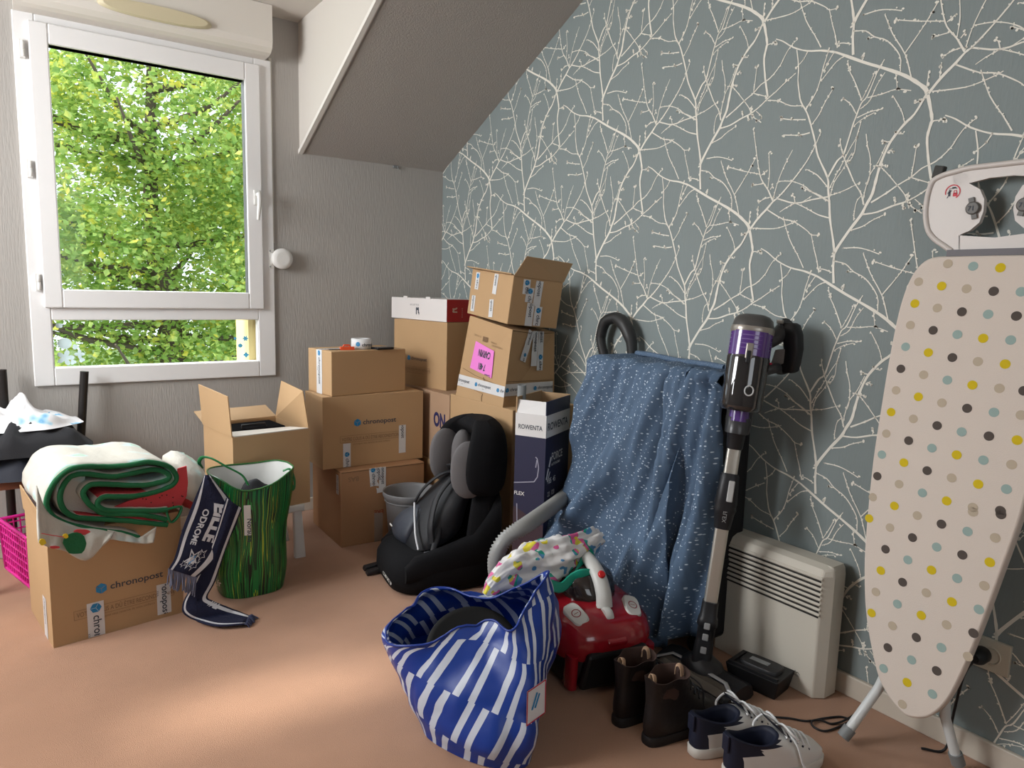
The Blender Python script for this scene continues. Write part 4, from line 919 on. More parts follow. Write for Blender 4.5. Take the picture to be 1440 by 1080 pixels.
def ushape(z, w, xf, xb, th, close=0., xs=0.):
    o = [(xf, w), (xf-.06, w*1.05), (xb*.45+xf*.55, w*1.06), (xb+.05, w*.97), (xb+.012, w*.72), (xb, w*.35), (xb, 0), (xb, -w*.35), (xb+.012, -w*.72), (xb+.05, -w*.97), (xb*.45+xf*.55, -w*1.06), (xf-.06, -w*1.05), (xf, -w)]
    wi = w-th; xi = xb+.06
    i_ = [(xf+.004, -w+th*.4), (xf-.01, -wi), (xf-.07, -wi*.95), (xi+.03, -wi*.80), (xi+.006, -wi*.45), (xi, 0), (xi+.006, wi*.45), (xi+.03, wi*.80), (xf-.07, wi*.95), (xf-.01, wi), (xf+.004, w-th*.4)]
    i_ = [(x+(xf-.004-x)*close*(1-abs(y)/w*.3), y) for x, y in i_]
    return [V(x+xs, y, z) for x, y in o+i_]
b = MB(); b.loft([ushape(.12, .165, -.03, -.205, .04), ushape(.18, .172, -.035, -.21, .045), ushape(.28, .168, -.05, -.215, .045), ushape(.37, .155, -.07, -.215, .05), ushape(.41, .13, -.10, -.21, .05)]); b.build('backrest', SEATM, cs, world=False, sub=1)
_n0 = set(bpy.data.objects)
b = MB(); b.loft([ushape(.375, .175, -.06, -.19, .05, xs=.0), ushape(.40, .198, -.015, -.205, .05), ushape(.47, .205, .0, -.21, .05), ushape(.54, .202, -.01, -.212, .05), ushape(.585, .185, -.025, -.212, .05, .25), ushape(.615, .165, -.04, -.208, .05, .85), ushape(.640, .13, -.06, -.20, .05, .98), ushape(.656, .08, -.085, -.18, .03, 1.)]); b.build('headrest', SEATM, cs, world=False, sub=1)
def pad(b, c, r, tilt=0, n=12):
    R = Matrix.Rotation(tilt, 3, 'Z'); rows = []
    for j in range(1, n):
        t = math.pi*j/n; rows.append([V(c)+R @ V(r[0]*math.sin(t)*math.cos(a), r[1]*math.sin(t)*math.sin(a), -r[2]*math.copysign(abs(math.cos(t))**.8, math.cos(t))) for a in [2*math.pi*k/24 for k in range(24)]])
    b.loft(rows)
for s in (1, -1):
    b = MB(); pad(b, (-.035, s*.137, .475), (.075, .030, .115), -s*.15); b.build('head_pad', SEATG, cs, world=False)
    b = MB(); pad(b, (-.095, s*.085, .478), (.060, .048, .112), -s*.7); b.build('head_pad', SEATG, cs, world=False)
b = MB(); pad(b, (-.148, 0, .50), (.03, .085, .105)); b.build('head_pad', SEATG, cs, world=False)
b = MB(); b.prism([V(-.035, -.214, .52), V(-.025, -.213, .50), V(-.03, -.213, .475), V(-.042, -.214, .49)], (0, -.003, 0)); b.build('brand_tag', WHITE, cs, world=False)
for o_ in set(bpy.data.objects)-_n0: o_.location = (-.008, .022, .004)
b = MB(); vs, fs = text2d('COMFORT UP', .020, .012); b.flat(vs, fs, lambda x, y: V(.2640, .03+x, .052+y), 0); b.build('lettering', WHITE, cs, world=False)
for y in (-.15, -.10):
    b = MB(); b.hexa([V(.23, y-.014, .008), V(.30, y-.020, .002), V(.30, y+.016, .002), V(.23, y+.014, .008), V(.23, y-.014, .03), V(.295, y-.020, .018), V(.295, y+.016, .018), V(.23, y+.014, .03)]); b.build('latch', BLACKP, cs, world=False, bevel=.003)
b = MB(); b.hexa([V(.075, .13, .150), V(.13, .13, .146), V(.13, .175, .15), V(.075, .175, .155)]+[V(.075, .13, .164), V(.13, .13, .160), V(.13, .175, .163), V(.075, .175, .168)]); b.build('belt_guide', mat('dark_grey_buckle', (.10, .10, .11), .4), cs, world=False, bevel=.003)
b = MB(); b.lathe([(.018, 0), (.018, .002), (.014, .002), (.014, 0)], V(.170, -.03, .1475), V(.25, 0, 1), 24, cap0=False, cap1=False); vs, fs = text2d('K', .022, .02); b.flat(vs, fs, lambda x, y: V(.177-y, -.037+x, .1480+y*.1), 0); b.build('round_emblem', WHITE, cs, world=False)
# ---------------------------------------------------------------- backpack
BPM = mat('backpack_black_nylon', (.011, .0115, .014), .6, bump=.8, bscale=16); BPG = mat('backpack_grey_nylon', (.032, .037, .050), .55, bump=.5, bscale=20)
bp = thing('backpack', 'black backpack with a pale piping line slumped on the car seat', 'backpack', SO+V(0, 0, .15), SA)
def bring(c, a, b_, w, n=2.6, N=28, seed=0, amp=.008):
    out = []
    for p in ring(c, a, b_, n, N): out.append(p+(p-V(c)).normalized()*amp*nz3(p, 22, seed))
    return out
lv = [((.065, -.02, .022), .10, .145), ((.05, -.02, .055), .115, .155), ((.03, -.02, .11), .105, .150), ((-.005, -.015, .17), .09, .135), ((-.04, -.01, .225), .070, .112), ((-.065, -.008, .262), .045, .08), ((-.075, -.005, .285), .02, .035)]
b = MB(); b.loft([bring(V(*c), V(r, 0, -.25*r), V(0, w, 0), 0, 2.5, 32, 3, .012) for c, r, w in lv]); b.build('main_compartment', BPM, bp, world=False, sub=1)
lv = [((.145, -.075, .010), .035, .09), ((.150, -.075, .035), .045, .10), ((.14, -.07, .075), .04, .095), ((.115, -.055, .115), .03, .07), ((.095, -.045, .135), .012, .03)]
b = MB(); b.loft([bring(V(*c), V(r, 0, -.25*r), V(0, w, 0), 0, 2.6, 26, 6, .006) for c, r, w in lv]); b.build('front_pocket', BPG, bp, world=False, sub=1)
b = MB(); b.tube(catmull([V(.150, .128, .02), V(.150, .09, .065), V(.133, .02, .12), V(.115, -.04, .155)], 6), .0042, 6); b.build('reflective_piping', mat('pale_piping', (.55, .56, .58), .4), bp, world=False)
b = MB(); b.box((.199, -.10, .055), (.202, -.07, .061), R=Matrix.Rotation(0, 3, 'Z')); b.build('pocket_tag', WHITE, bp, world=False)
for y, s in ((-.03, -1), (.035, 1)):
    b = MB(); b.tube(catmull([V(-.06, y, .28), V(.0, y+.02*s, .262), V(.065, y+.05*s, .20), V(.10, y+.085*s, .11), V(.10, y+.10*s, .04)], 6), .016, 8, flat=.35); b.build('shoulder_strap', BPM, bp, world=False)
b = MB(); b.tube(catmull([V(-.075, -.04, .275), V(-.06, -.02, .315), V(-.06, .03, .318), V(-.075, .05, .275)], 6), .012, 8, flat=.5); b.tube(catmull([V(-.06, -.06, .25), V(-.03, -.03, .30), V(-.04, .04, .305), V(-.05, .08, .25)], 6), .014, 8, flat=.4); b.build('top_handle', BPM, bp, world=False)
b = MB(); b.tube(catmull([V(.06, .10, .13), V(.07, .13, .08), V(.10, .16, .02), V(.09, .18, .006)], 6), .012, 8, flat=.35); b.build('compression_strap', BPM, bp, world=False)
b = MB(); b.tube(catmull([V(.04, -.16, .10), V(.09, -.185, .06), V(.12, -.175, .02)], 6), .012, 8, flat=.35); b.build('compression_strap', BPM, bp, world=False)

# ---------------------------------------------------------------- upright black case under the dotted cloth
DOT = bpy.data.materials.new('blue_dotted_cloth'); DOT.use_nodes = True; nt = DOT.node_tree; bs = nt.nodes['Principled BSDF']; bs.inputs['Roughness'].default_value = .85
uvn = nt.nodes.new('ShaderNodeUVMap'); vo = nt.nodes.new('ShaderNodeTexVoronoi'); vo.inputs['Scale'].default_value = 105; vo.inputs['Randomness'].default_value = .8; nt.links.new(uvn.outputs[0], vo.inputs['Vector'])
nt.links.new(ramp(nt, vo.outputs['Distance'], [(0, (.58, .66, .74)), (.20, (.50, .60, .70)), (.29, (.078, .128, .205))]), bs.inputs['Base Color'])
cx0 = thing('upright_case', 'tall black upright case on the floor, covered by the blue dotted cloth', 'case', (-.135, -1.80, 0))
b = MB(); b.box((-.225, -2.155, .045), (-.035, -1.625, .935)); b.build('case_shell', mat('case_black', (.008, .008, .010), .6), cx0, bevel=.03, bseg=4)
b = MB(); b.box((-.229, -2.150, .30), (-.03, -2.159, .325)); b.build('case_zip', BLACKP, cx0)
for x in (-.195, -.065):
    for y in (-2.10, -1.69):
        b = MB(); b.lathe([(.012, -.012), (.024, -.010), (.024, .010), (.012, .012)], V(x, y, .025), (1, 0, 0), 20); b.box((x-.016, y-.012, .025), (x+.016, y+.012, .05)); b.build('wheel', BLACKP, cx0)
clo = thing('dotted_cloth', 'blue cloth with small white dots draped over the tall black case', 'cloth', (-.2, -1.80, .95))
def drape(y0, y1, zlow, nu, nv, seed, x_out, name, uoff=0., flare=0.):
    rows = []
    for j in range(nv+1):
        v = j/nv; row = []
        for i in range(nu+1):
            u = i/nu
            s = v*1.12      # metres along the cloth from behind the top edge
            yy = y0+(y1-y0)*u + (flare*min(1, s/1.0)**1.8*(1-u)**1.5)
            top = .945
            if s < .17: x, z = -.06-s*1.05, top+.004*math.sin(u*20)
            elif s < .23: f = (s-.17)/.06; x, z = -.238-.014*math.sin(f*1.57), top-.03*(1-math.cos(f*1.57))
            else:
                d = s-.23; L = zlow(u); f = min(1, d/.89); z = top-.03-f*(top-.03-L); x = x_out(u, f)
            # diagonal pulls from the upper right to the lower left, then small creases
            if s > .2:
                f = min(1, (s-.2)/.9); g = u+.55*f
                k = .052*math.sin(g*10+seed+1.8*noise.noise(V(u*2, f*2, seed)))*f**.6 + .044*noise.noise(V(g*7, f*1.6, seed+1)) + .014*noise.noise(V(g*20, f*4, seed+4)) + .006*noise.noise(V(g*45, f*9, seed+6))
                x -= max(-.012, k+.016); yy += .012*noise.noise(V(u*3, f*4, seed+9))*f
            row.append(V(x, yy, z))
        rows.append(row)
    b = MB(); b.grid(rows, 0, uvf=lambda a, c_: ((a+uoff)*abs(y1-y0), c_*1.1)); return b.build(name, DOT, clo, solid=.003)
drape(-1.590, -2.055, lambda u: .20+.03*math.sin(u*5)-.17*u, 70, 60, 1.0, lambda u, f: -.25-.04*f-.13*f**2.4*(1-u)**1.2, 'front_drop', 0., .085)
drape(-1.985, -2.188, lambda u: .055+.03*u, 26, 50, 4.0, lambda u, f: -.275+.06*u-.02*f, 'side_fold', .8)
b = MB(); b.tube([V(-.07-.012*k, -1.64-.055*k, .953+.002*math.sin(k)) for k in range(10)], .010, 8); b.build('rolled_hem', DOT, clo)
# ---------------------------------------------------------------- red canister vacuum with hose
VRED = mat('dark_red_gloss', (.30, .008, .016), .18, coat=.5); VBLK = mat('vacuum_black', (.012, .012, .013), .4); SIL = mat('silver_plastic', (.60, .60, .57), .35)
HOSE = mat('grey_hose', (.30, .30, .29), .4); HOSEB = mat('black_hose', (.03, .03, .03), .45)
vo_ = thing('canister_vacuum', 'red canister vacuum cleaner with silver handle in front of the dotted cloth', 'vacuum cleaner', (-.55, -1.985, 0), math.radians(-14))
def lv_ring(levels, n=3.2, N=40): return [ring(V(cx, cy, z), V(rx, 0, 0), V(0, ry, 0), n, N) for cx, cy, rx, ry, z in levels]
b = MB(); b.loft(lv_ring([(0, .02, .125, .135, .012), (0, .02, .150, .165, .022), (0, .02, .154, .170, .075), (0, .02, .152, .166, .13), (0, .025, .14, .15, .165)])); b.build('lower_body', VBLK, vo_, world=False)
b = MB(); b.loft(lv_ring([(0, .03, .154, .168, .088), (0, .024, .164, .182, .105), (0, .022, .165, .184, .15), (0, .022, .158, .175, .18), (0, .03, .145, .155, .205), (0, .05, .115, .11, .225), (0, .06, .06, .06, .232)], 3.0)); b.build('red_cover', VRED, vo_, world=False)
b = MB()
b.hexa([V(-.118, -.158, .02), V(.118, -.158, .02), V(.11, -.10, .02), V(-.11, -.10, .02), V(-.098, -.1685, .132), V(.104, -.1685, .138), V(.09, -.11, .140), V(-.085, -.11, .135)]); b.build('front_grille', mat('grille_black', (.006, .006, .007), .5), vo_, world=False, bevel=.012)
for s in (-1, 1):
    b = MB(); b.lathe([(.03, -.016), (.085, -.014), (.092, 0), (.085, .014), (.03, .016)], V(s*.152, .045, .093), (1, 0, 0), 32); b.build('wheel', VBLK, vo_, world=False)
    b = MB(); b.loft([ring(V(s*.128, -.116+.06*(.12-z), z), (.015, 0, 0), (0, .030, 0), 3, 16) for z in (.016, .05, .09, .12)]); b.build('red_trim', VRED, vo_, world=False)
    b = MB(); Rb = rotm((22, s*16, -s*10)); b.loft([[V(s*.095, -.07, .213)+Rb @ (p+V(0, 0, z)) for p in ring((0, 0, 0), (.027*k, 0, 0), (0, .043*k, 0), 3.4, 24)] for z, k in ((-.008, 1), (.006, 1), (.010, .88))]); b.build('pedal_button', SIL, vo_, world=False)
    b = MB(); fnp = lambda x, y: V(s*.095, -.07, .213)+Rb @ V(x, y, .0106); 
    for k in range(20):
        a0, a1 = k*math.pi/10, (k+1)*math.pi/10; b.face([fnp(.015*math.cos(a0), .015*math.sin(a0)), fnp(.015*math.cos(a1), .015*math.sin(a1)), fnp(.012*math.cos(a1), .012*math.sin(a1)), fnp(.012*math.cos(a0), .012*math.sin(a0))], 0)
    put_rect(b, fnp, -.008, -.001, .008, .001, 0); b.build('pedal_symbol', mat('symbol_red', (.25, .02, .03), .5), vo_, world=False, recalc=False)
b = MB(); b.loft([ring((0, y, z), (.088*k, 0, 0), (0, 0, .070*k), 2.3, 28) for y, z, k in ((-.03, .225, .35), (-.01, .24, .78), (.03, .252, .98), (.08, .255, 1), (.13, .25, .95), (.17, .235, .7))]); b.build('dust_container', mat('smoky_plastic', (.022, .016, .014), .12, coat=.6), vo_, world=False)
b = MB(); b.tube(catmull([V(0.005, -.062, .222), V(.006, -.050, .262), V(.004, -.015, .308), V(0, .04, .335), V(-.004, .09, .34)], 8), [.021, .020, .019, .018, .018], 14, flat=1.25); b.build('handle', SIL, vo_, world=False)
b = MB(); b.lathe([(.012, 0), (.012, .004), (.008, .007)], V(.004, -.036, .316), V(0, -.75, .7), 20); b.build('release_button', mat('red_button', (.60, .02, .02), .3), vo_, world=False)
b = MB(); b.lathe([(.024, -.012), (.027, -.008), (.027, .008), (.024, .012)], V(0, -.088, .205), (1, 0, 0), 24); b.build('power_dial', SIL, vo_, world=False)
b = MB(); b.hexa([V(-.03, -.16, .14), V(.03, -.16, .14), V(.025, -.09, .205), V(-.025, -.09, .205), V(-.035, -.166, .16), V(.035, -.166, .16), V(.03, -.10, .214), V(-.03, -.10, .214)]); b.build('centre_ridge', VRED, vo_, world=False, bevel=.006)
# corrugated hose: leaves the vacuum behind the bags, climbs behind the cloth, ends in the grip above the case
def corr(b, path, r, pitch, m):
    P = catmull(path, 14); d = [0]
    for a, c_ in zip(P[:-1], P[1:]): d.append(d[-1]+(c_-a).length)
    n = int(d[-1]/pitch)*2; Q = []; k = 0
    for i in range(n+1):
        s = d[-1]*i/n
        while k < len(d)-2 and d[k+1] < s: k += 1
        Q.append(P[k].lerp(P[k+1], (s-d[k])/max(1e-9, d[k+1]-d[k])))
    b.tube(Q, [r if i % 2 else r*.76 for i in range(n+1)], 16, m, smooth=True)
vo_world = thing  # (the hose belongs to the vacuum and is built in world space below)
b = MB(); Rv = Matrix.Rotation(math.radians(-14), 3, 'Z').inverted()
def vl(p): return Rv @ (V(p)-V(-.55, -1.985, 0))
hp = [V(-.60, -1.74, .17), hit(712, 842, 1, -1.66), hit(700, 815, 1, -1.66), hit(698, 783, 1, -1.67), hit(712, 757, 1, -1.68), hit(745, 735, 1, -1.68), hit(785, 706, 0, -.36), hit(803, 690, 0, -.25), hit(822, 674, 0, -.17)]
corr(b, [vl(p) for p in hp], .029, .0105, 0); b.build('suction_hose', HOSE, vo_, world=False)
b = MB(); h2 = [V(-.033, -1.452, .60), V(-.026, -1.462, .80), hit(846, 485, 0, -.045), hit(846, 468, 0, -.048), hit(852, 452, 0, -.05), hit(866, 447, 0, -.05), hit(872, 450, 0, -.05)]
corr(b, [vl(p) for p in h2], .0225, .007, 0); b.build('upper_hose', HOSEB, vo_, world=False)
b = MB(); g0 = hit(868, 447, 0, -.05); b.tube([vl(p) for p in catmull([g0, hit(878, 456, 0, -.05), hit(886, 474, 0, -.05), hit(889, 492, 0, -.046), V(-.036, hit(889, 492, 0, -.046).y-.01, .80)], 6)], [.024, .027, .026, .022, .020, .019], 16); b.build('hose_grip', HOSEB, vo_, world=False)
# ================================================================ right side: convector, stick vacuum, dock, shoes, ironing board
RADM = mat('radiator_cream', (.60, .56, .48), .45); RADD = mat('radiator_slot', (.03, .028, .025), .8)
rd = thing('convector_heater', 'cream electric convector heater with top slots standing against the branch wallpaper', 'heater', (-.08, -2.30, 0))
y0, y1, z0, z1, xf, xb = -2.502, -2.098, .003, .405, -.118, -.028
b = MB()
def rad_ring(z, dx=0, dy=0): return [V(xb, y0+dy, z), V(xf+.030, y0+dy, z), V(xf+dx, y0+.022+dy, z), V(xf+dx, y1-.022-dy, z), V(xf+.030, y1-dy, z), V(xb, y1-dy, z)]
b.loft([rad_ring(z0), rad_ring(z1-.028), rad_ring(z1-.010, .010, .003), rad_ring(z1, .035, .010)], smooth=False); b.build('housing', RADM, rd, bevel=.005)
for k in range(8):
    z = z1-.046-k*.0155; b = MB()
    b.prism([V(xf-.0008, y0+.024, z), V(xf-.0008, y0+.024, z+.0055), V(xf+.002, y0+.024, z+.0055), V(xf+.002, y0+.024, z)], (0, y1-y0-.048, 0)); b.build('slot', RADD, rd)
    b = MB(); b.prism([V(xf, y0+.020, z+.0055), V(xf-.006, y0+.020, z+.010), V(xf, y0+.020, z+.0150)], (0, y1-y0-.040, 0)); b.build('louvre', RADM, rd)
b = MB(); fn = planar(V(xf-.001, -2.415, .055), (0, -1, 0), (0, 0, 1))
put_line(b, fn, [(0, 0), (.007, .007), (.011, .002), (.015, .006), (.022, 0)], .0016, 0); put_text(b, lambda x, y: fn(x-.004, y-.008), 'AIRELEC', .0072, 0, .01); b.build('maker_mark', INK, rd, recalc=False)
# ---------------------------------------------------------------- cordless stick vacuum
sv = thing('stick_vacuum', 'cordless stick vacuum with purple motor and metal tube leaning on the wall', 'vacuum cleaner', (-.30, -2.23, 0))
A3, B3 = V(-.318, -2.232, .075), hit(1061, 446, 0, -.172)
AX = (B3-A3).normalized()
def sp(px, py):  # point of the vacuum axis nearest to that sight line
    d = ray(px, py).normalized(); w0 = C-A3; bb = d.dot(AX); t = (AX.dot(w0)-bb*d.dot(w0))/(1-bb*bb); return A3+AX*t
SV_F = (C-(A3+B3)/2); SV_F = (SV_F-AX*SV_F.dot(AX)).normalized(); SV_S = AX.cross(SV_F).normalized()     # towards the viewer / to the side
PURP = mat('purple_translucent', (.10, .045, .22), .15, coat=.6); SVG = mat('charcoal_plastic', (.045, .045, .047), .3); SVS = mat('champagne_ring', (.36, .33, .29), .3, metal=.5); DUST = mat('dust_bin_dark', (.022, .021, .022), .06, coat=1.)
def seg(name, px0, px1, prof, m, off=0., n=24, sq=2.2, deep=1.):
    # body of revolution-like section between two points of the axis; prof = [(f, r)]
    p0, p1 = sp(*px0), sp(*px1); b = MB()
    b.loft([ring(p0.lerp(p1, f)+SV_F*off, SV_S*r, SV_F*(r*deep), sq, n) for f, r in prof]); return b.build(name, m, sv)
seg('dust_bin', (1048, 500), (1050, 578), [(0, .060), (.05, .062), (.9, .060), (.97, .058), (1, .052)], DUST, .035, 32)
seg('motor_cover', (1062, 444), (1048, 501), [(0, .030), (.04, .045), (.12, .055), (.30, .060), (.34, .060)], mat('dark_grey_cap', (.075, .072, .068), .35), .025, 32, 2.5)
seg('collar_ring', (1062, 444), (1048, 501), [(.30, .061), (.34, .0625), (.44, .0625), (.46, .061)], SVS, .030, 32, 2.4)
seg('motor_housing', (1062, 444), (1048, 501), [(.42, .0605), (.6, .0605), (1.0, .0605)], PURP, .034, 32, 2.3)
for k in range(4):
    f = .52+k*.10; p0, p1 = sp(1062, 444), sp(1048, 501); c = p0.lerp(p1, f)+SV_F*.034; b = MB(); b.tube([c+SV_S*(.0608*math.cos(a))+SV_F*(.0608*math.sin(a)) for a in [math.pi*(.12+.76*i/20) for i in range(21)]], .0018, 5); b.build('vent_rib', mat('purple_rib', (.22, .15, .36), .3) if k == 0 else bpy.data.materials['purple_rib'], sv)
p0 = sp(1048, 495)+SV_F*.094; b = MB(); b.hexa([p0+SV_S*x+AX*z+SV_F*y for z in (-.022, .024) for x, y in ((-.010, -.006), (.010, -.006), (.010, .004), (-.010, .004))]); b.build('bin_latch', SVS, sv, bevel=.003)
b = MB(); b.hexa([p0+SV_S*x+AX*z+SV_F*y for z in (-.034, .002) for x, y in ((-.006, .0), (.006, .0), (.006, .007), (-.006, .007))]); b.build('release_button', BLACKP, sv, bevel=.002)
p0 = sp(1046, 548)+SV_F*.0955+SV_S*(.016); b = MB()
b.tube([p0+SV_S*(.012*math.cos(a))+AX*(.014*math.sin(a))-SV_F*(.0055*(math.cos(a)*.012/.012+1)**1.0*.35) for a in [2*math.pi*i/24 for i in range(25)]], .0022, 6); b.build('ring_emblem', mat('emblem_grey', (.55, .55, .55), .3), sv)
seg('back_spine', (1062, 448), (1055, 612), [(0, .03), (.08, .042), (.9, .040), (1, .036)], SVG, -.028, 24, 3)
seg('bin_neck', (1053, 578), (1055, 612), [(0, .028), (.3, .030), (.34, .034), (1, .034)], SVG, .008, 24)
seg('purple_socket', (1053, 576), (1054, 594), [(0, .0285), (1, .0295)], PURP, .014, 24)
seg('tube_collar', (1055, 612), (1048, 634), [(0, .030), (.1, .027), (.9, .024), (1, .022)], BLACKP)
seg('upper_tube', (1048, 634), (1043, 672), [(0, .0205), (1, .0205)], STEEL, 0, 24, 4, .8)
seg('bending_joint', (1043, 668), (1028, 745), [(0, .023), (.05, .027), (.55, .034), (.6, .032), (.66, .034), (.72, .030), (1, .024)], BLACKP, .0, 24, 3)
p0 = sp(1037, 690)+SV_F*.034; b = MB(); b.hexa([p0+SV_S*(x+.008)+AX*z+SV_F*y*1. for z in (-.034, .030) for x, y in ((-.008, -.012), (.010, -.012), (.010, .002), (-.008, .002))]); b.build('joint_latch', mat('latch_grey', (.45, .45, .44), .35), sv, bevel=.003)
b = MB(); p0 = sp(1032, 728)+SV_F*.0330; fnx = planar(p0+SV_S*.002, AX*-1, SV_S*-1 if False else SV_S); put_text(b, lambda x, y: p0-AX*(x-.02)+SV_S*(.008-y)+SV_F*.0005, 'FLEX', .016, 0, .01); b.build('joint_lettering', mat('print_grey', (.25, .25, .25), .5), sv, recalc=False)
seg('lower_tube', (1028, 742), (1012, 850), [(0, .0205), (1, .0205)], STEEL, 0, 24, 4, .8)
seg('lower_sleeve', (1012, 848), (1001, 900), [(0, .024), (.4, .026), (.45, .029), (.62, .031), (.66, .027), (1, .026)], BLACKP, 0, 24, 3)
seg('head_joint', (1001, 898), (996, 932), [(0, .026), (.3, .028), (.8, .030), (1, .032)], BLACKP, 0, 24, 3)
for px, py in ((1003, 878), (999, 893), (996, 911)):
    p0 = sp(px, py)+SV_F*.0305; b = MB(); b.hexa([p0+SV_S*x+AX*z+SV_F*y for z in (-.011, .009) for x, y in ((-.008, -.006), (.010, -.006), (.010, .0025), (-.008, .0025))]); b.build('tube_button', mat('button_grey', (.30, .30, .30), .35) if (px == 1003) else bpy.data.materials['button_grey'], sv, bevel=.003)
# grip: arm from the motor, battery grip, lower strut
g0 = sp(1061, 462)+V(.0, -.03, 0); gx = -.085
h = lambda px, py: hit(px, py, 0, gx)
b = MB(); b.tube(catmull([sp(1060, 490)-SV_F*.01, hit(1088, 476, 0, -.12), h(1102, 463), h(1108, 459)], 5), [.026, .024, .024, .028], 14); b.build('upper_arm', SVG, sv)
b = MB(); b.loft([ring(h(px, py), V(0, r, 0), V(r*.8, 0, 0), 4, 20) for px, py, r in ((1112, 454, .016), (1113, 457, .024), (1115, 470, .027), (1116, 490, .026), (1113, 510, .025), (1110, 521, .024), (1109, 524, .016))]); b.build('battery_grip', BLACKP, sv)
b = MB(); b.tube(catmull([h(1108, 516), h(1098, 520), hit(1088, 518, 0, -.12), sp(1055, 530)-SV_F*.02], 5), [.018, .016, .016, .018], 12); b.build('lower_arm', SVG, sv)
b = MB(); b.hexa([hit(px, py, 0, x) for x in (-.105, -.09) for px, py in ((1084, 512), (1102, 512), (1106, 490), (1090, 492))]); b.build('trigger_block', mat('warm_grey', (.28, .26, .24), .4), sv, bevel=.003)
b = MB(); p0 = hit(1083, 513, 0, -.13); b.sph(p0, .007, 7); b.build('red_trigger', mat('trigger_red', (.6, .01, .06), .4), sv)
b = MB(); p0 = h(1103, 457); b.box((-.004, -.010, -.004), (.004, .010, .008), o=p0+V(-.022, 0, .008)); b.build('grip_switch', SVS, sv, bevel=.002)
# floor head
b = MB()
hd = [(-.395, .016), (-.385, .034), (-.36, .042), (-.33, .050), (-.295, .052), (-.265, .040), (-.255, .012)]
def headring(y, k=1.): return [V(-.325+(x+.325)*k, y, .005+(z-.005)*1.) for x, z in hd]+[V(-.325+(x+.325)*k, y, .005) for x in (-.27, -.33, -.385)]
b.loft([headring(-2.385, .86), headring(-2.375), headring(-2.105), headring(-2.095, .86)], smooth=False); b.build('floor_head', BLACKP, sv, bevel=.004)
b = MB(); b.prism([V(-.3935, -2.365, .030), V(-.372, -2.365, .0425), V(-.352, -2.365, .0475), V(-.372, -2.365, .040)], (0, .245, 0)); b.build('clear_brush_window', mat('brush_window', (.10, .085, .07), .2, coat=.6), sv)
b = MB(); b.prism([V(-.4005, -2.36, .014), V(-.397, -2.36, .022), V(-.393, -2.36, .022), V(-.393, -2.36, .014)], (0, .24, 0)); b.build('brush_strip', mat('brush_pale', (.38, .34, .28), .6), sv)
b = MB(); b.tube([V(-.385, -2.11, .042), V(-.345, -2.14, .054), V(-.338, -2.20, .055), V(-.345, -2.30, .054), V(-.345, -2.345, .053), V(-.365, -2.375, .046)], .007, 8, flat=.35, up=(0, 0, 1)); b.build('silver_trim', mat('trim_silver', (.32, .32, .32), .3), sv)
b = MB(); b.loft([ring(V(-.315, -2.232, z), V(rx, 0, 0), V(0, ry, 0), 2.6, 20) for z, rx, ry in ((.045, .05, .07), (.062, .046, .062), (.075, .034, .036), (.085, .024, .026))]); b.build('swivel_base', BLACKP, sv)
# ---------------------------------------------------------------- charging dock and cable
dk = thing('charging_dock', 'black charging dock with a battery lying in it, in front of the convector heater', 'dock', (-.195, -2.335, 0)); DA = math.radians(9)
R = Matrix.Rotation(DA, 3, 'Z'); o = V(-.188, -2.347, 0)
b = MB(); b.hexa([o+R @ V(x*k, y*k2, z) for z, k, k2 in ((.001, .82, .86), (.062, 1, 1)) for x, y in ((-.056, -.085), (.056, -.085), (.056, .085), (-.056, .085))]); b.build('dock_shell', mat('dock_black', (.007, .007, .008), .5), dk, bevel=.003)
b = MB(); b.loft([[o+R @ (p+V(0, 0, z)) for p in ring((0.004, -.004, 0), (.036*k, 0, 0), (0, .062*k, 0), 4, 24)] for z, k in ((.0595, 1), (.070, 1), (.073, .94))]); b.build('battery', mat('battery_dark', (.020, .020, .022), .5), dk)
b = MB(); put_rect(b, lambda x, y: o+R @ V(.006+y, .006-x, .0737), -.028, -.010, .032, .012, 0); put_text(b, lambda x, y: o+R @ V(.006-y*1., .006-x-.026+.0, .0741), 'Li-ion 25.2 V', .0085, 1); b.build('battery_label', [mat('label_grey', (.26, .27, .27), .5), INK], dk, recalc=False)
b = MB(); b.hexa([o+R @ V(x, y, z) for z in (.0625, .068) for x, y in ((-.050, -.078), (-.042, -.078), (-.042, .078), (-.050, .078))]); b.hexa([o+R @ V(x, y, z) for z in (.0625, .068) for x, y in ((-.042, .066), (.042, .066), (.042, .076), (-.042, .076))]); b.build('dock_lip', BLACKP, dk)
cb = thing('charger_cable', 'thin black cable lying on the carpet between the sneakers and the ironing board leg', 'cable', (-.25, -2.5, 0))
F_ = lambda px, py, z=.0035: hit(px, py, 2, z)
b = MB(); b.tube(catmull([F_(1060, 1005), F_(1085, 1008), F_(1110, 1010), F_(1135, 1014), F_(1160, 1010), F_(1183, 1008), F_(1195, 1014), F_(1180, 1022), F_(1160, 1028), F_(1144, 1022), F_(1142, 1014, .007), F_(1155, 1013, .007), F_(1170, 1018), F_(1190, 1012, .007), F_(1205, 1002)], 6), .0030, 7); b.build('cable_wire', BLACKP, cb)

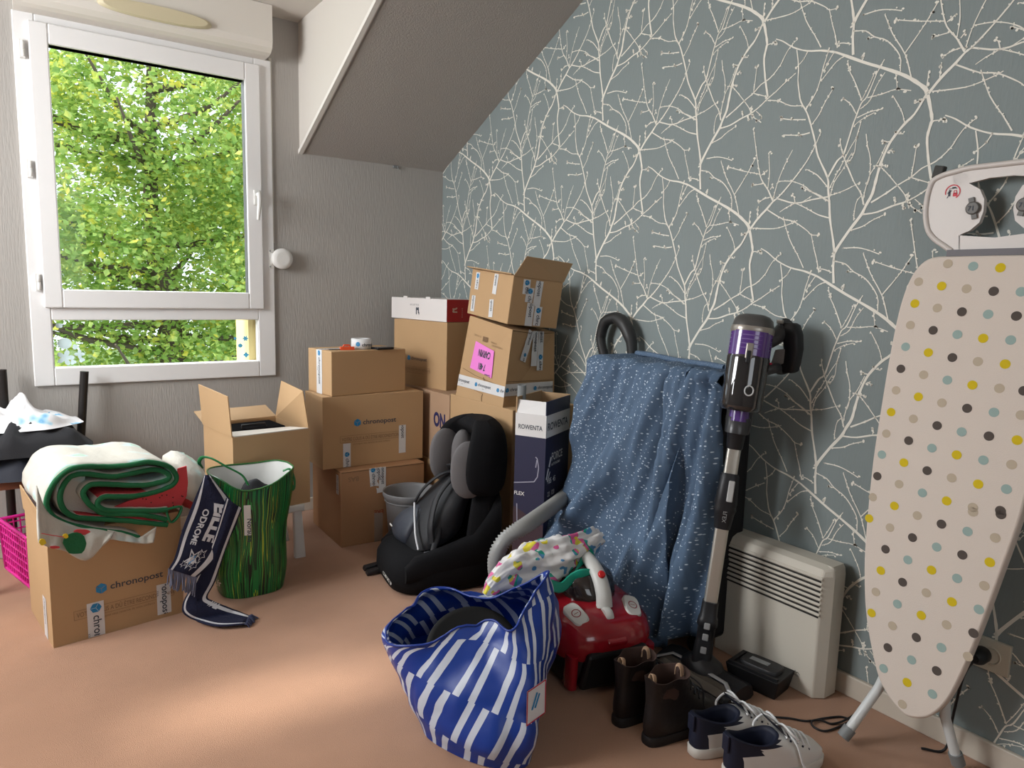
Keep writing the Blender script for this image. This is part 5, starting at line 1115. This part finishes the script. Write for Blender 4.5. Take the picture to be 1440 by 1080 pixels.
# ---------------------------------------------------------------- footwear
def outline_ring(L0, L1, W, z, N=40, toe=.5, heel=.40, wob=None, bend=0.):
    # horizontal outline of a foot from heel x=L0 to toe x=L1
    pts = []
    for k in range(N):
        a = 2*math.pi*k/N; f = (1-math.cos(a))/2     # 0 heel .. 1 toe
        w_ = W*(.80+.34*f-.10*math.sin(f*math.pi*2)) * abs(math.sin(a))**.62*(1-.10*f)
        y = math.copysign(w_/2, math.sin(a)); pts.append(V(L0+(L1-L0)*f, y+bend*f*f, z))
    return pts
BOOT = mat('dark_brown_leather', (.010, .0065, .006), .5, bump=.3, bscale=60); BOOTIN = mat('brown_boot_lining', (.045, .022, .016), .8); BSOLE = mat('boot_sole', (.012, .010, .010), .6); TAN = mat('tan_tab', (.42, .27, .17), .7)
def boot(label, loc, rot):
    t = thing('ankle_boot', label, 'boot', loc, rot, 'brown ankle boots')
    b = MB(); b.loft([outline_ring(-.004, .268, .096, 0), outline_ring(-.006, .272, .100, .006), outline_ring(-.006, .272, .100, .022), outline_ring(-.004, .270, .097, .026)]); b.build('sole', BSOLE, t, world=False)
    b = MB(); lv = [(.0, .264, .088, .024), (-.004, .266, .092, .040), (-.004, .252, .092, .058), (-.002, .222, .088, .075), (.0, .190, .084, .092), (.002, .160, .080, .112), (.002, .138, .080, .135), (.0, .128, .084, .158), (-.004, .126, .088, .176), (-.005, .128, .090, .182)]
    R_ = [outline_ring(*x) for x in lv]
    R_ = [[p+V(nz3(p, 30, 2)*.003, nz3(p, 30, 5)*.003, 0) for p in r] for r in R_]
    R_[-1] = [p+V(0, 0, .004*math.cos(4*math.atan2(p.y, p.x-.06))) for p in R_[-1]]
    inn = [[V(.06, 0, r[0].z)*1+ (V(p.x, p.y, 0)-V(.06, 0, 0))*s + V(0, 0, p.z-r[0].z-dz) for p in r] for r, s, dz in ((R_[-1], .93, .001), (R_[-1], .86, .03), (R_[-2], .74, .07), (R_[-3], .62, .085))]
    b.loft(R_, 0, True, False); b.grid([R_[-1]]+inn, 1, True); b.face(inn[-1], 1); b.build('upper', [BOOT, BOOTIN], t, world=False, recalc=False)
    for x0, s in ((.004, -1), (.116, 1)):
        b = MB(); b.tube(catmull([V(x0-.004*s, -.010, .165), V(x0-.006*s, -.008, .186), V(x0-.008*s, 0, .193), V(x0-.010*s, .008, .186), V(x0-.010*s, .010, .165)], 5), .007, 8, flat=.25, up=(0, 1, 0)); b.build('pull_tab', TAN, t, world=False)
    b = MB()
    for k in range(5):
        x, z = .128+.012*k**1.25, .158-.018*k
        b.tube(catmull([V(x-.02, -.036, z-.004), V(x+.002, -.014, z+.004), V(x+.002, .014, z+.004), V(x-.02, .036, z-.004)], 4), .0026, 7)
    b.tube(catmull([V(.13, -.01, .165), V(.15, -.045, .14), V(.155, -.052, .09), V(.17, -.056, .06)], 5), .0022, 6)
    b.build('lace', BLACKP, t, world=False)
    return t
boot('dark brown ankle boot nearest the red vacuum, left of its pair', (-.700, -2.262, 0), math.radians(4))
boot('dark brown ankle boot between its pair and the white sneakers', (-.690, -2.366, 0), math.radians(-1))
SNW = mat('sneaker_white_leather', (.70, .68, .65), .5, var=.05, vscale=20); SNN = mat('sneaker_navy', (.008, .011, .028), .6); SNS = mat('sneaker_sole', (.60, .57, .52), .55); LACE = mat('white_lace', (.72, .72, .72), .8)
def sneaker(label, loc, rot, loose, group='white sneakers with navy heels'):
    t = thing('sneaker', label, 'sneaker', loc, rot, group)
    b = MB(); b.loft([outline_ring(.004, .274, .092, 0), outline_ring(-.002, .282, .100, .005), outline_ring(-.003, .283, .102, .026), outline_ring(.0, .280, .098, .029)]); b.build('sole', SNS, t, world=False)
    lv = [(.002, .278, .094, .027), (-.001, .277, .096, .042), (.0, .262, .094, .056), (.0, .232, .090, .068), (.001, .204, .086, .079), (.001, .178, .082, .090), (.0, .152, .078, .101), (-.002, .140, .076, .108)]
    R_ = [outline_ring(*x, N=96) for x in lv]
    N_ = 96
    for j, r in enumerate(R_):   # topline dips at the ankle, rises at the heel
        f = max(0, (j-4)/3)
        for k, p in enumerate(r): q = p.x/.15; p.z += f*(.010*(1-q)**2*(1 if q < 1 else 0)-.016*math.sin(min(1, max(0, q))*math.pi))
    def mf(i, j):
        a = 2*math.pi*(i+.5)/N_; x = (1-math.cos(a))/2*lv[j][1]
        if j >= 5: return 1 if x < .135 else 0
        if x < .034: return 1
        if j >= 3 and x < .085: return 1
        return 0
    inn = [[V(.07, 0, 0)+(V(p.x, p.y, 0)-V(.07, 0, 0))*s+V(0, 0, p.z-dz) for p in R_[-1]] for s, dz in ((.90, -.002), (.84, .012), (.82, .045), (.78, .062))]
    b = MB(); b.loft(R_, 0, True, False, matf=mf); b.grid([R_[-1]]+inn, 1, True); b.face(inn[-1], 1); b.build('upper', [SNW, SNN], t, world=False, recalc=False)
    b = MB(); b.loft([ring(V(x, 0, z), V(.006, 0, -.004), V(0, w_, 0), 3, 20) for x, z, w_ in ((.215, .070, .022), (.18, .088, .026), (.15, .104, .030), (.128, .126, .032), (.118, .138, .028))]); b.build('tongue', SNN, t, world=False)
    b = MB(); b.hexa([V(-.006, -.012, .075), V(-.006, .012, .075), V(-.006, .012, .118), V(-.006, -.012, .118), V(-.001, -.012, .075), V(-.001, .012, .075), V(-.001, .012, .118), V(-.001, -.012, .118)]); b.build('heel_tab', SNN, t, world=False, bevel=.002)
    b = MB()
    for k in range(5):
        x = .150+k*.018; z = .106-k*.0095; b.tube(catmull([V(x, -.033, z-.006), V(x+.004, -.012, z+.006), V(x+.008, .012, z+.006), V(x+.004, .033, z-.006)], 4), .0032, 7)
    for s in (-1, 1):
        b.tube(catmull([V(.150, 0, .118), V(.145, s*.022, .130), V(.150, s*.048, .122), V(.168, s*.050, .104), V(.160, s*.020, .112), V(.152, 0, .119)], 6), .0030, 7)
    b.tube(catmull([V(.150, .004, .120), V(.128, .030, .130), V(.108, .038, .112), V(.100, .034, .100)], 5), .003, 7)
    b.build('lace', LACE, t, world=False)
    if loose:
        b = MB(); b.tube(catmull([V(.155, -.02, .116), V(.165, -.054, .09), V(.178, -.064, .045), V(.198, -.076, .012), V(.225, -.086, .005), V(.255, -.078, .005), V(.278, -.064, .006)], 6), .0035, 8, flat=.6); b.build('loose_lace', LACE, t, world=False)
    for s in (-1, 1):
        for k in range(4):
            x = .158+k*.019; z = .094-k*.0105; b = MB(); b.lathe([(.0028, 0), (.0028, .0012)], V(x, s*.0365, z), (0, s*.7, .7), 10); b.build('eyelet', SNN, t, world=False)
    return t
sneaker('white sneaker with navy heel, behind its pair beside the brown boot', (-.628, -2.462, 0), math.radians(-12), False)
sneaker('nearest white sneaker with navy heel and a loose lace on the carpet', (-.622, -2.565, 0), math.radians(-17), True)

# ---------------------------------------------------------------- ironing board
ib = thing('ironing_board', 'ironing board with a multicoloured dotted cover leaning against the branch wallpaper', 'ironing board', (-.17, -2.78, 0))
BP0 = V(-.2, 0, .10); BD = V(.125, 0, 1.19).normalized(); BN = V(-BD.z, 0, BD.x)
def bd_pt(s, t, h=0.): return BP0+V(0, s, 0)+BD*t+BN*h
half = [(1.198, -2.735), (1.195, -2.671), (1.171, -2.639), (1.125, -2.619), (1.051, -2.607), (.937, -2.601), (.804, -2.599), (.65, -2.599), (.477, -2.608), (.363, -2.619), (.253, -2.640), (.167, -2.668), (.100, -2.697), (.062, -2.728), (.040, -2.760)]
pts = [V(s, t, 0) for t, s in half]+[V(-2.782, .034, 0)]+[V(s, t, 0) for t, s in ((.045, -2.812), (.068, -2.838), (.117, -2.864), (.198, -2.886), (.312, -2.908), (.439, -2.928), (.573, -2.948), (.65, -2.955), (.804, -2.963), (.937, -2.963), (1.051, -2.957), (1.125, -2.945), (1.171, -2.925), (1.195, -2.893), (1.198, -2.83))]
pts = catmull(pts, 4)
COVER = mat('board_cover_cream', (.66, .58, .51), .9, bump=.15, bscale=400)
DC = {'y': mat('dot_yellow', (.62, .46, .01), .85), 'd': mat('dot_brown', (.085, .068, .058), .85), 'b': mat('dot_blue_green', (.30, .40, .37), .85), 't': mat('dot_tan', (.48, .40, .30), .85)}
b = MB(); cs_ = V(-2.782, .62, 0)
def rim(k, h): return [bd_pt(cs_.x+(p.x-cs_.x)*k, cs_.y+(p.y-cs_.y)*(1-(1-k)*.35), h) for p in pts]
b.loft([rim(.97, -.034), rim(1, -.028), rim(1, -.006), rim(.985, -.001), rim(.965, 0)])
def dots(lst, ox, oy, sc):
    for x, y, c in lst:
        q = onpl(ox+x/sc, oy+y/sc, BP0, BN)
        r = .0112
        cen = q
        uu = (q-BP0).dot(BD); inside = False
        for a_, c_ in zip(pts, pts[1:]+pts[:1]):
            if (a_.y > uu) != (c_.y > uu) and q.y < a_.x+(uu-a_.y)/(c_.y-a_.y)*(c_.x-a_.x): inside = not inside
        edge = min((V(q.y, uu, 0)-p_).length for p_ in pts)
        if not inside or edge < .010: continue
        dd_ = [cen+BN*.0006+V(0, r*math.cos(k*math.pi/9), 0)+BD*(r*math.sin(k*math.pi/9)) for k in range(18)]
        b.face(dd_, 'ydbt'.index(c)+1)
T = '492,88t 593,98b 702,104y 375,160t 467,177y 567,188t 675,198d 785,200b 360,247y 450,265t 548,280d 653,290b 766,297d 342,333t 433,354d 530,371b 633,386y 743,393b 323,420b 414,443y 510,463d 612,479t 721,489y 304,508d 395,532t 490,553b 590,573y 698,586t 796,596d 285,594t 374,620y 468,644t 569,666d 676,682b 785,693t 265,681y 354,708t 449,735d 547,760b 656,777d 769,793y 246,767t 335,795d 428,825b 527,852y 634,873b 747,891t 228,851b 316,883y 409,915d 507,944t 613,969y 726,989b 210,937d 297,969t 390,1004b 487,1036y 592,1062t 702,1075d 192,1021t 278,1056y 880,206y 872,306b 853,402d 832,500t 905,602b 890,700d 878,805b 862,905y 842,1000d'
dots([(int(a.split(',')[0]), int(a.split(',')[1][:-1]), a[-1]) for a in T.split()], 1160, 340, 2.843)
T = '247,27y 335,66t 430,108d 532,148b 640,181d 756,212y 316,157d 410,202b 510,245y 618,280b 733,311t 450,15t 552,51d 662,82b 779,109t 803,10d 296,247y 388,296d 488,341t 596,379y 710,411b 275,337t 366,388b 467,436y 574,476t 687,511d 257,426y 345,480t 446,529d 552,572b 664,610t 326,572d 426,624b 532,670d 643,708y 308,660b 407,719y 514,768b 290,749d 387,811t 496,860y 685,0t'
dots([(int(a.split(',')[0]), int(a.split(',')[1][:-1]), a[-1]) for a in T.split()], 1140, 720, 3.)
b.build('board_cover', [COVER]+[DC[c] for c in 'ydbt'], ib, recalc=False)
LEGM = mat('painted_leg', (.62, .64, .63), .35)
def board_leg(foot, via, top):
    b = MB(); d = (V(via)-V(foot)).normalized(); b.tube([V(foot)+d*.02, V(via), V(top)], .0125, 14); o = b.build('leg', LEGM, ib)
    c = MB(); c.tube([V(foot)+d*.004+V(0, 0, .0035), V(foot)+d*.038], .0165, 14); q = c.build('foot_cap', GREYP, o); return o
def leg_fix():
    pass
l1f, l1v = hit(1184, 1040, 2, .012), hit(1236, 967, 0, -.158)
l2f, l2v = V(-.094, -2.872, .012), hit(1329, 1008, 0, -.128)
board_leg(l1f, l1v, (-.075, -2.80, .62)); board_leg(l2f, l2v, (-.060, -2.76, .62))
b = MB(); b.tube([V(-.075, -2.84, .60), V(-.07, -2.72, .60)], .011, 10); b.build('cross_bar', LEGM, ib)
# iron rest: moulded frame with two oval pads
IRM = mat('iron_rest_plastic', (.62, .57, .53), .4); XR = -.062
YC = hit(1404, 292, 0, XR).y
def ir(px, py, x=XR): return hit(px, py, 0, x)
mir = lambda p: V(p.x, 2*YC-p.y, p.z)
def both(b, poly, d=(.016, 0, 0)):
    b.prism(poly, d); b.prism([mir(p) for p in poly][::-1], d)
b = MB()
lobe = [ir(*p) for p in ((1363, 246), (1363, 258), (1378, 266), (1384, 280), (1383, 297), (1377, 313), (1364, 324), (1350, 330), (1350, 354), (1336, 354), (1328, 346), (1313, 335), (1304, 320), (1302, 292), (1310, 258), (1325, 247), (1345, 241))]
both(b, lobe)
top = [ir(*p) for p in ((1340, 241), (1365, 236), (1392, 232), (1402, 231.5))]; bot = [ir(*p) for p in ((1402, 249), (1392, 250), (1365, 257), (1340, 262))]
top[-1].y = bot[0].y = YC
both(b, top+bot)
q = [ir(1348, 331), ir(1402, 334), ir(1402, 353), ir(1348, 354)]; q[1].y = q[2].y = YC; both(b, q)
b.build('rest_frame', IRM, ib, bevel=.004)
b = MB(); rimp_ = [ir(*p) for p in ((1338, 353), (1328, 346), (1313, 335), (1304, 320), (1302, 292), (1310, 258), (1325, 247), (1345, 241), (1365, 236), (1402, 231.5))]; rimp_[-1].y = YC
path = catmull(rimp_, 4); b.tube(path+[mir(p) for p in path[::-1][1:]], .007, 8); b.build('rest_rim', IRM, ib)
for s in (0, 1):
    f_ = (lambda p: mir(p)) if s else (lambda p: p)
    c = f_(ir(1369, 293)); b = MB(); b.lathe([(.016, 0), (.016, .006), (.013, .008)], c, (-1, 0, 0), 20); b.box((-.006, -.006, -.026), (.001, .006, .026), R=Matrix.Rotation(math.radians(-14 if not s else 14), 3, 'X'), o=c); b.build('clip_knob', mat('knob_grey', (.13, .125, .115), .5) if not s else bpy.data.materials['knob_grey'], ib)
    b = MB(); fn = planar(c+V(-.0085, .010, -.006), (0, -1, 0), (0, 0, 1)); put_text(b, fn, '71', .016, 0, .01); b.build('knob_number', INK, ib, recalc=False)
b = MB(); c = ir(1340, 270)+V(-.0005, 0, 0); fn = planar(c, (0, -1, 0), (0, 0, 1))
for k in range(26):
    a0, a1 = math.radians(-60+k*10), math.radians(-60+(k+1)*10); b.face([fn(.018*math.cos(a0), .018*math.sin(a0)), fn(.018*math.cos(a1), .018*math.sin(a1)), fn(.0155*math.cos(a1), .0155*math.sin(a1)), fn(.0155*math.cos(a0), .0155*math.sin(a0))], 0)
put_rect(b, fn, .001, -.011, .011, -.003, 0); outline(b, fn, .003, -.003, .009, .003, .0014, 0)
put_rect(b, fn, -.010, -.010, -.005, .002, 1); put_line(b, fn, [(-.012, -.003), (-.003, .004)], .002, 1); put_line(b, fn, [(-.010, -.010), (-.012, -.014)], .002, 1); put_rect(b, fn, -.009, .003, -.006, .006, 1); put_line(b, fn, [(-.009, .008), (.010, .009)], .0012, 1); put_rect(b, fn, -.002, .008, .006, .012, 1)
b.build('warning_label', [mat('warning_red', (.55, .01, .03), .5), INK], ib, recalc=False)
b = MB(); b.box((-.010, -.012, -.014), (.010, .012, .018), R=Matrix.Rotation(.2, 3, 'X'), o=ir(1318, 243)+V(.01, 0, 0)); b.build('rubber_stop', mat('stop_rubber', (.06, .06, .055), .8), ib, bevel=.003)
b = MB(); b.box((-.007, -.10, -.008), (.007, .10, .008), o=V(-.066, YC, 1.298)); b.build('rest_bracket', mat('bracket_steel', (.12, .11, .12), .5), ib)
# ================================================================ the two plastic bags
BSTR = bpy.data.materials.new('blue_white_striped_plastic'); BSTR.use_nodes = True; nt = BSTR.node_tree; bs = nt.nodes['Principled BSDF']; bs.inputs['Roughness'].default_value = .42
uvn = nt.nodes.new('ShaderNodeUVMap'); sep = nt.nodes.new('ShaderNodeSeparateXYZ'); nt.links.new(uvn.outputs[0], sep.inputs[0])
u_, v_ = sep.outputs[0], sep.outputs[1]            # metres round the bag, metres up
w1 = math_n(nt, 'ADD', u_, math_n(nt, 'MULTIPLY', v_, -.42))
band = math_n(nt, 'FLOOR', math_n(nt, 'DIVIDE', math_n(nt, 'ADD', v_, math_n(nt, 'MULTIPLY', u_, .30)), .135))
ph_ = math_n(nt, 'FRACT', math_n(nt, 'ADD', math_n(nt, 'DIVIDE', w1, .100), math_n(nt, 'MULTIPLY', band, .41)))
st_ = math_n(nt, 'LESS_THAN', math_n(nt, 'ABSOLUTE', math_n(nt, 'SUBTRACT', math_n(nt, 'ABSOLUTE', math_n(nt, 'SUBTRACT', ph_, .5)), .19)), .085)
alt = math_n(nt, 'FRACT', math_n(nt, 'ADD', math_n(nt, 'DIVIDE', w1, .138), math_n(nt, 'MULTIPLY', band, .5)))
n1 = nt.nodes.new('ShaderNodeTexNoise'); n1.inputs['Scale'].default_value = 14
cr = ramp(nt, st_, [(0, (.003, .034, .25)), (1, (.54, .58, .66))])
nt.links.new(cr, bs.inputs['Base Color'])
bb_ = thing('striped_bag', 'crumpled blue and white striped plastic bag standing open in the foreground', 'bag', (-1.0, -2.08, 0))
def H(l): return [hit(x, y, 2, z) for x, y, z in l]
lv = [H([(594, 1022, .003), (612, 1046, .003), (676, 1076, .003), (738, 1079, .003), (750, 1046, .003), (757, 1008, .003), (742, 968, .003), (700, 950, .003), (640, 950, .003), (602, 985, .003)]),
      H([(572, 975, .07), (596, 1008, .07), (660, 1042, .07), (744, 1046, .075), (759, 1000, .09), (766, 950, .10), (757, 905, .07), (690, 892, .07), (612, 900, .07), (578, 925, .07)]),
      H([(548, 928, .15), (580, 962, .15), (664, 982, .16), (742, 985, .17), (768, 950, .19), (781, 895, .21), (765, 868, .16), (690, 858, .15), (612, 868, .15), (562, 888, .16)]),
      H([(541, 908, .205), (585, 922, .22), (675, 912, .25), (735, 925, .25), (770, 890, .29), (780, 848, .31), (752, 838, .26), (688, 838, .22), (610, 838, .22), (558, 872, .21)]),
      H([(541, 902, .225), (592, 907, .25), (682, 873, .305), (722, 886, .31), (750, 838, .365), (768, 806, .405), (736, 822, .35), (680, 841, .28), (614, 828, .27), (560, 870, .24)])]
def smooth_ring(r, k=10): return catmull(r, k, True)
cols = [smooth_ring(r) for r in lv]; NB = len(cols[0])
prof = [catmull([c[i] for c in cols], 10) for i in range(NB)]
rowsB = [[prof[i][j] for i in range(NB)] for j in range(len(prof[0]))]
cenB = V(-1.0, -2.08, 0)
def crump(p, k=1.):
    n_ = V(p.x-cenB.x, p.y-cenB.y, .05).normalized()
    r1 = abs(noise.noise(p*7+V(3, 1, 2))); r2 = abs(noise.noise(p*16+V(8, 1, 5)))
    return p+n_*((.034*r1+.012*r2-.010)*k)
nj = len(rowsB)
rowsB = [[crump(p, min(1, j/8)) if j else p for p in r] for j, r in enumerate(rowsB)]
for r in rowsB:
    for p in r: p.z = max(p.z, .003)
per = 1.35
b = MB(); b.loft(rowsB, 0, True, False, uvf=lambda u, v: (u*per, v*.40))
inn = []
for j in range(nj-1, nj//3, -2):
    r = rowsB[j]; c = sum(r, V(0, 0, 0))/len(r); inn.append([c+(p-c)*.965+V(0, 0, 0) for p in r])
b.grid([rowsB[-1]]+inn, 0, True, uvf=lambda u, v: (u*per, .40-v*.26)); b.face(inn[-1], 0)
b.build('bag_film', BSTR, bb_, recalc=False)
b = MB(); b.tube(rowsB[-1]+[rowsB[-1][0]], .0035, 6); b.build('bag_edge', mat('blue_film', (.006, .03, .22), .35), bb_)
# printed label panel near the right side
i0 = None; best = 9
for i in range(NB):
    for j in range(10, nj-10):
        p = rowsB[j][i]; v = p-C; q = (720+FPX*v.dot(_r)/v.dot(_fw), 540-FPX*v.dot(_u)/v.dot(_fw))
        e = math.hypot(q[0]-752, q[1]-985)+ (200 if (p-cenB).dot(C-cenB) < 0 else 0)
        if i0 is None or e < best: best, i0, j0 = e, i, j
p0 = rowsB[j0][i0]; tx = (rowsB[j0][(i0+1) % NB]-rowsB[j0][i0-1]).normalized(); tz = (rowsB[j0+1][i0]-rowsB[j0-1][i0]).normalized(); nn = tx.cross(tz).normalized()
if nn.dot(C-p0) < 0: nn = -nn
b = MB(); fn = lambda x, y: p0+tx*x+tz*y+nn*(.007+.0004*abs(x))
put_rect(b, fn, -.030, -.042, .034, .040, 0); fn2 = lambda x, y: fn(x, y)+nn*.001; outline(b, fn2, -.028, -.040, .032, .038, .003, 1); put_line(b, fn2, [(-.012, -.012), (.004, .022)], .006, 2); put_line(b, fn2, [(-.002, -.012), (.012, .016)], .006, 2); b.build('label_panel', [mat('label_white', (.66, .66, .68), .4), mat('label_red', (.5, .02, .05), .5), BLUEINK], bb_, recalc=False)
dc = thing('round_lid', 'large round black lid sticking up inside the blue striped bag', 'lid', hit(664, 915, 2, .17))
c = hit(664, 922, 2, .185)+V(.02, .03, 0); ax = (C-c).normalized()*.75+V(0, 0, .66); b = MB()
b.lathe([(.0, -.006), (.118, -.006), (.128, -.002), (.131, .004), (.128, .009), (.115, .006), (.0, .010)], c, ax, 56, cap0=False, cap1=False); b.build('lid_disc', mat('lid_black', (.006, .006, .006), .6, spec=.2), dc)
# ---------------------------------------------------------------- white floral bag with green handles
FLO = mat('white_floral_plastic', (.74, .73, .72), .35); nt = FLO.node_tree; bs = nt.nodes['Principled BSDF']
tc = nt.nodes.new('ShaderNodeTexCoord'); n1 = nt.nodes.new('ShaderNodeTexNoise'); n1.inputs['Scale'].default_value = 26; n1.inputs['Detail'].default_value = 1; nt.links.new(tc.outputs['Object'], n1.inputs['Vector'])
n2 = nt.nodes.new('ShaderNodeTexNoise'); n2.inputs['Scale'].default_value = 11; n2.inputs['Detail'].default_value = .5; nt.links.new(tc.outputs['Object'], n2.inputs['Vector'])
mask = math_n(nt, 'GREATER_THAN', n1.outputs['Fac'], .565)
hue = ramp(nt, n2.outputs['Fac'], [(0, (.10, .30, .55)), (.36, (.10, .30, .55)), (.44, (.02, .36, .26)), (.50, (.70, .12, .32)), (.56, (.72, .62, .05)), (.62, (.02, .34, .24))], True)
mx = nt.nodes.new('ShaderNodeMix'); mx.data_type = 'RGBA'; mx.inputs[6].default_value = (.74, .73, .72, 1); nt.links.new(mask, mx.inputs[0]); nt.links.new(hue, mx.inputs[7]); nt.links.new(mx.outputs[2], bs.inputs['Base Color'])
fb = thing('floral_bag', 'white plastic bag with coloured flower print and green handles lying over the red vacuum', 'bag', (-.72, -1.85, .2))
YF = -1.80
path = [(684, 838, .016, -1.86), (698, 820, .036, -1.86), (716, 806, .058, -1.86), (742, 796, .075, -1.87), (768, 792, .080, -1.88), (792, 783, .074, -1.89), (815, 772, .060, -1.89), (832, 760, .047, -1.885), (840, 756, .042, -1.88)]
P = [hit(x, y, 1, yy) for x, y, r, yy in path]; rows = []
PP = catmull(P, 9); RR = [r*1.15 for _, _, r, _ in path]
for i, p in enumerate(PP):
    t_ = (PP[min(i+1, len(PP)-1)]-PP[max(i-1, 0)]).normalized(); a = (V(0, 0, 1)-t_*t_.z).normalized(); c_ = t_.cross(a); r = lerpl(RR, i/(len(PP)-1)); row = []
    for k in range(60):
        an = 2*math.pi*k/60; d = a*math.cos(an)*.80+c_*math.sin(an)*.55
        row.append(p+d*r*(.92+.42*noise.noise(p*8+d*2.4)+.34*abs(noise.noise(p*17+d*5))-.10*abs(noise.noise(p*40+d*9))))
    rows.append(row)
b = MB(); b.loft(rows, 0, True, False); c = PP[-1]; inn = [[c+(p-c)*.92-t_*dz for p in rows[-1]] for dz in (.002, .03, .06)]; b.grid([rows[-1]]+inn, 0, True); b.face(inn[-1], 0); b.build('bag_film', FLO, fb, recalc=False)
TEALH = mat('green_handle', (.01, .30, .20), .4)
b = MB(); yy = -1.955; g = lambda x, y, d=0: hit(x, y, 1, yy+d)
b.tube(catmull([g(772, 822), g(790, 826), g(806, 812), g(822, 806, -.02), g(838, 812, -.02), g(848, 832, 0)], 5), .017, 8, flat=.15, up=(0, -1, .2)); b.build('handle', TEALH, fb)
b = MB(); b.tube(catmull([g(808, 812), g(818, 790, .02), g(828, 774, .03), g(834, 786, .02), g(840, 806, .01), g(848, 834, 0)], 5), .010, 8, flat=.15, up=(0, -1, .2)); b.build('handle', TEALH, fb)
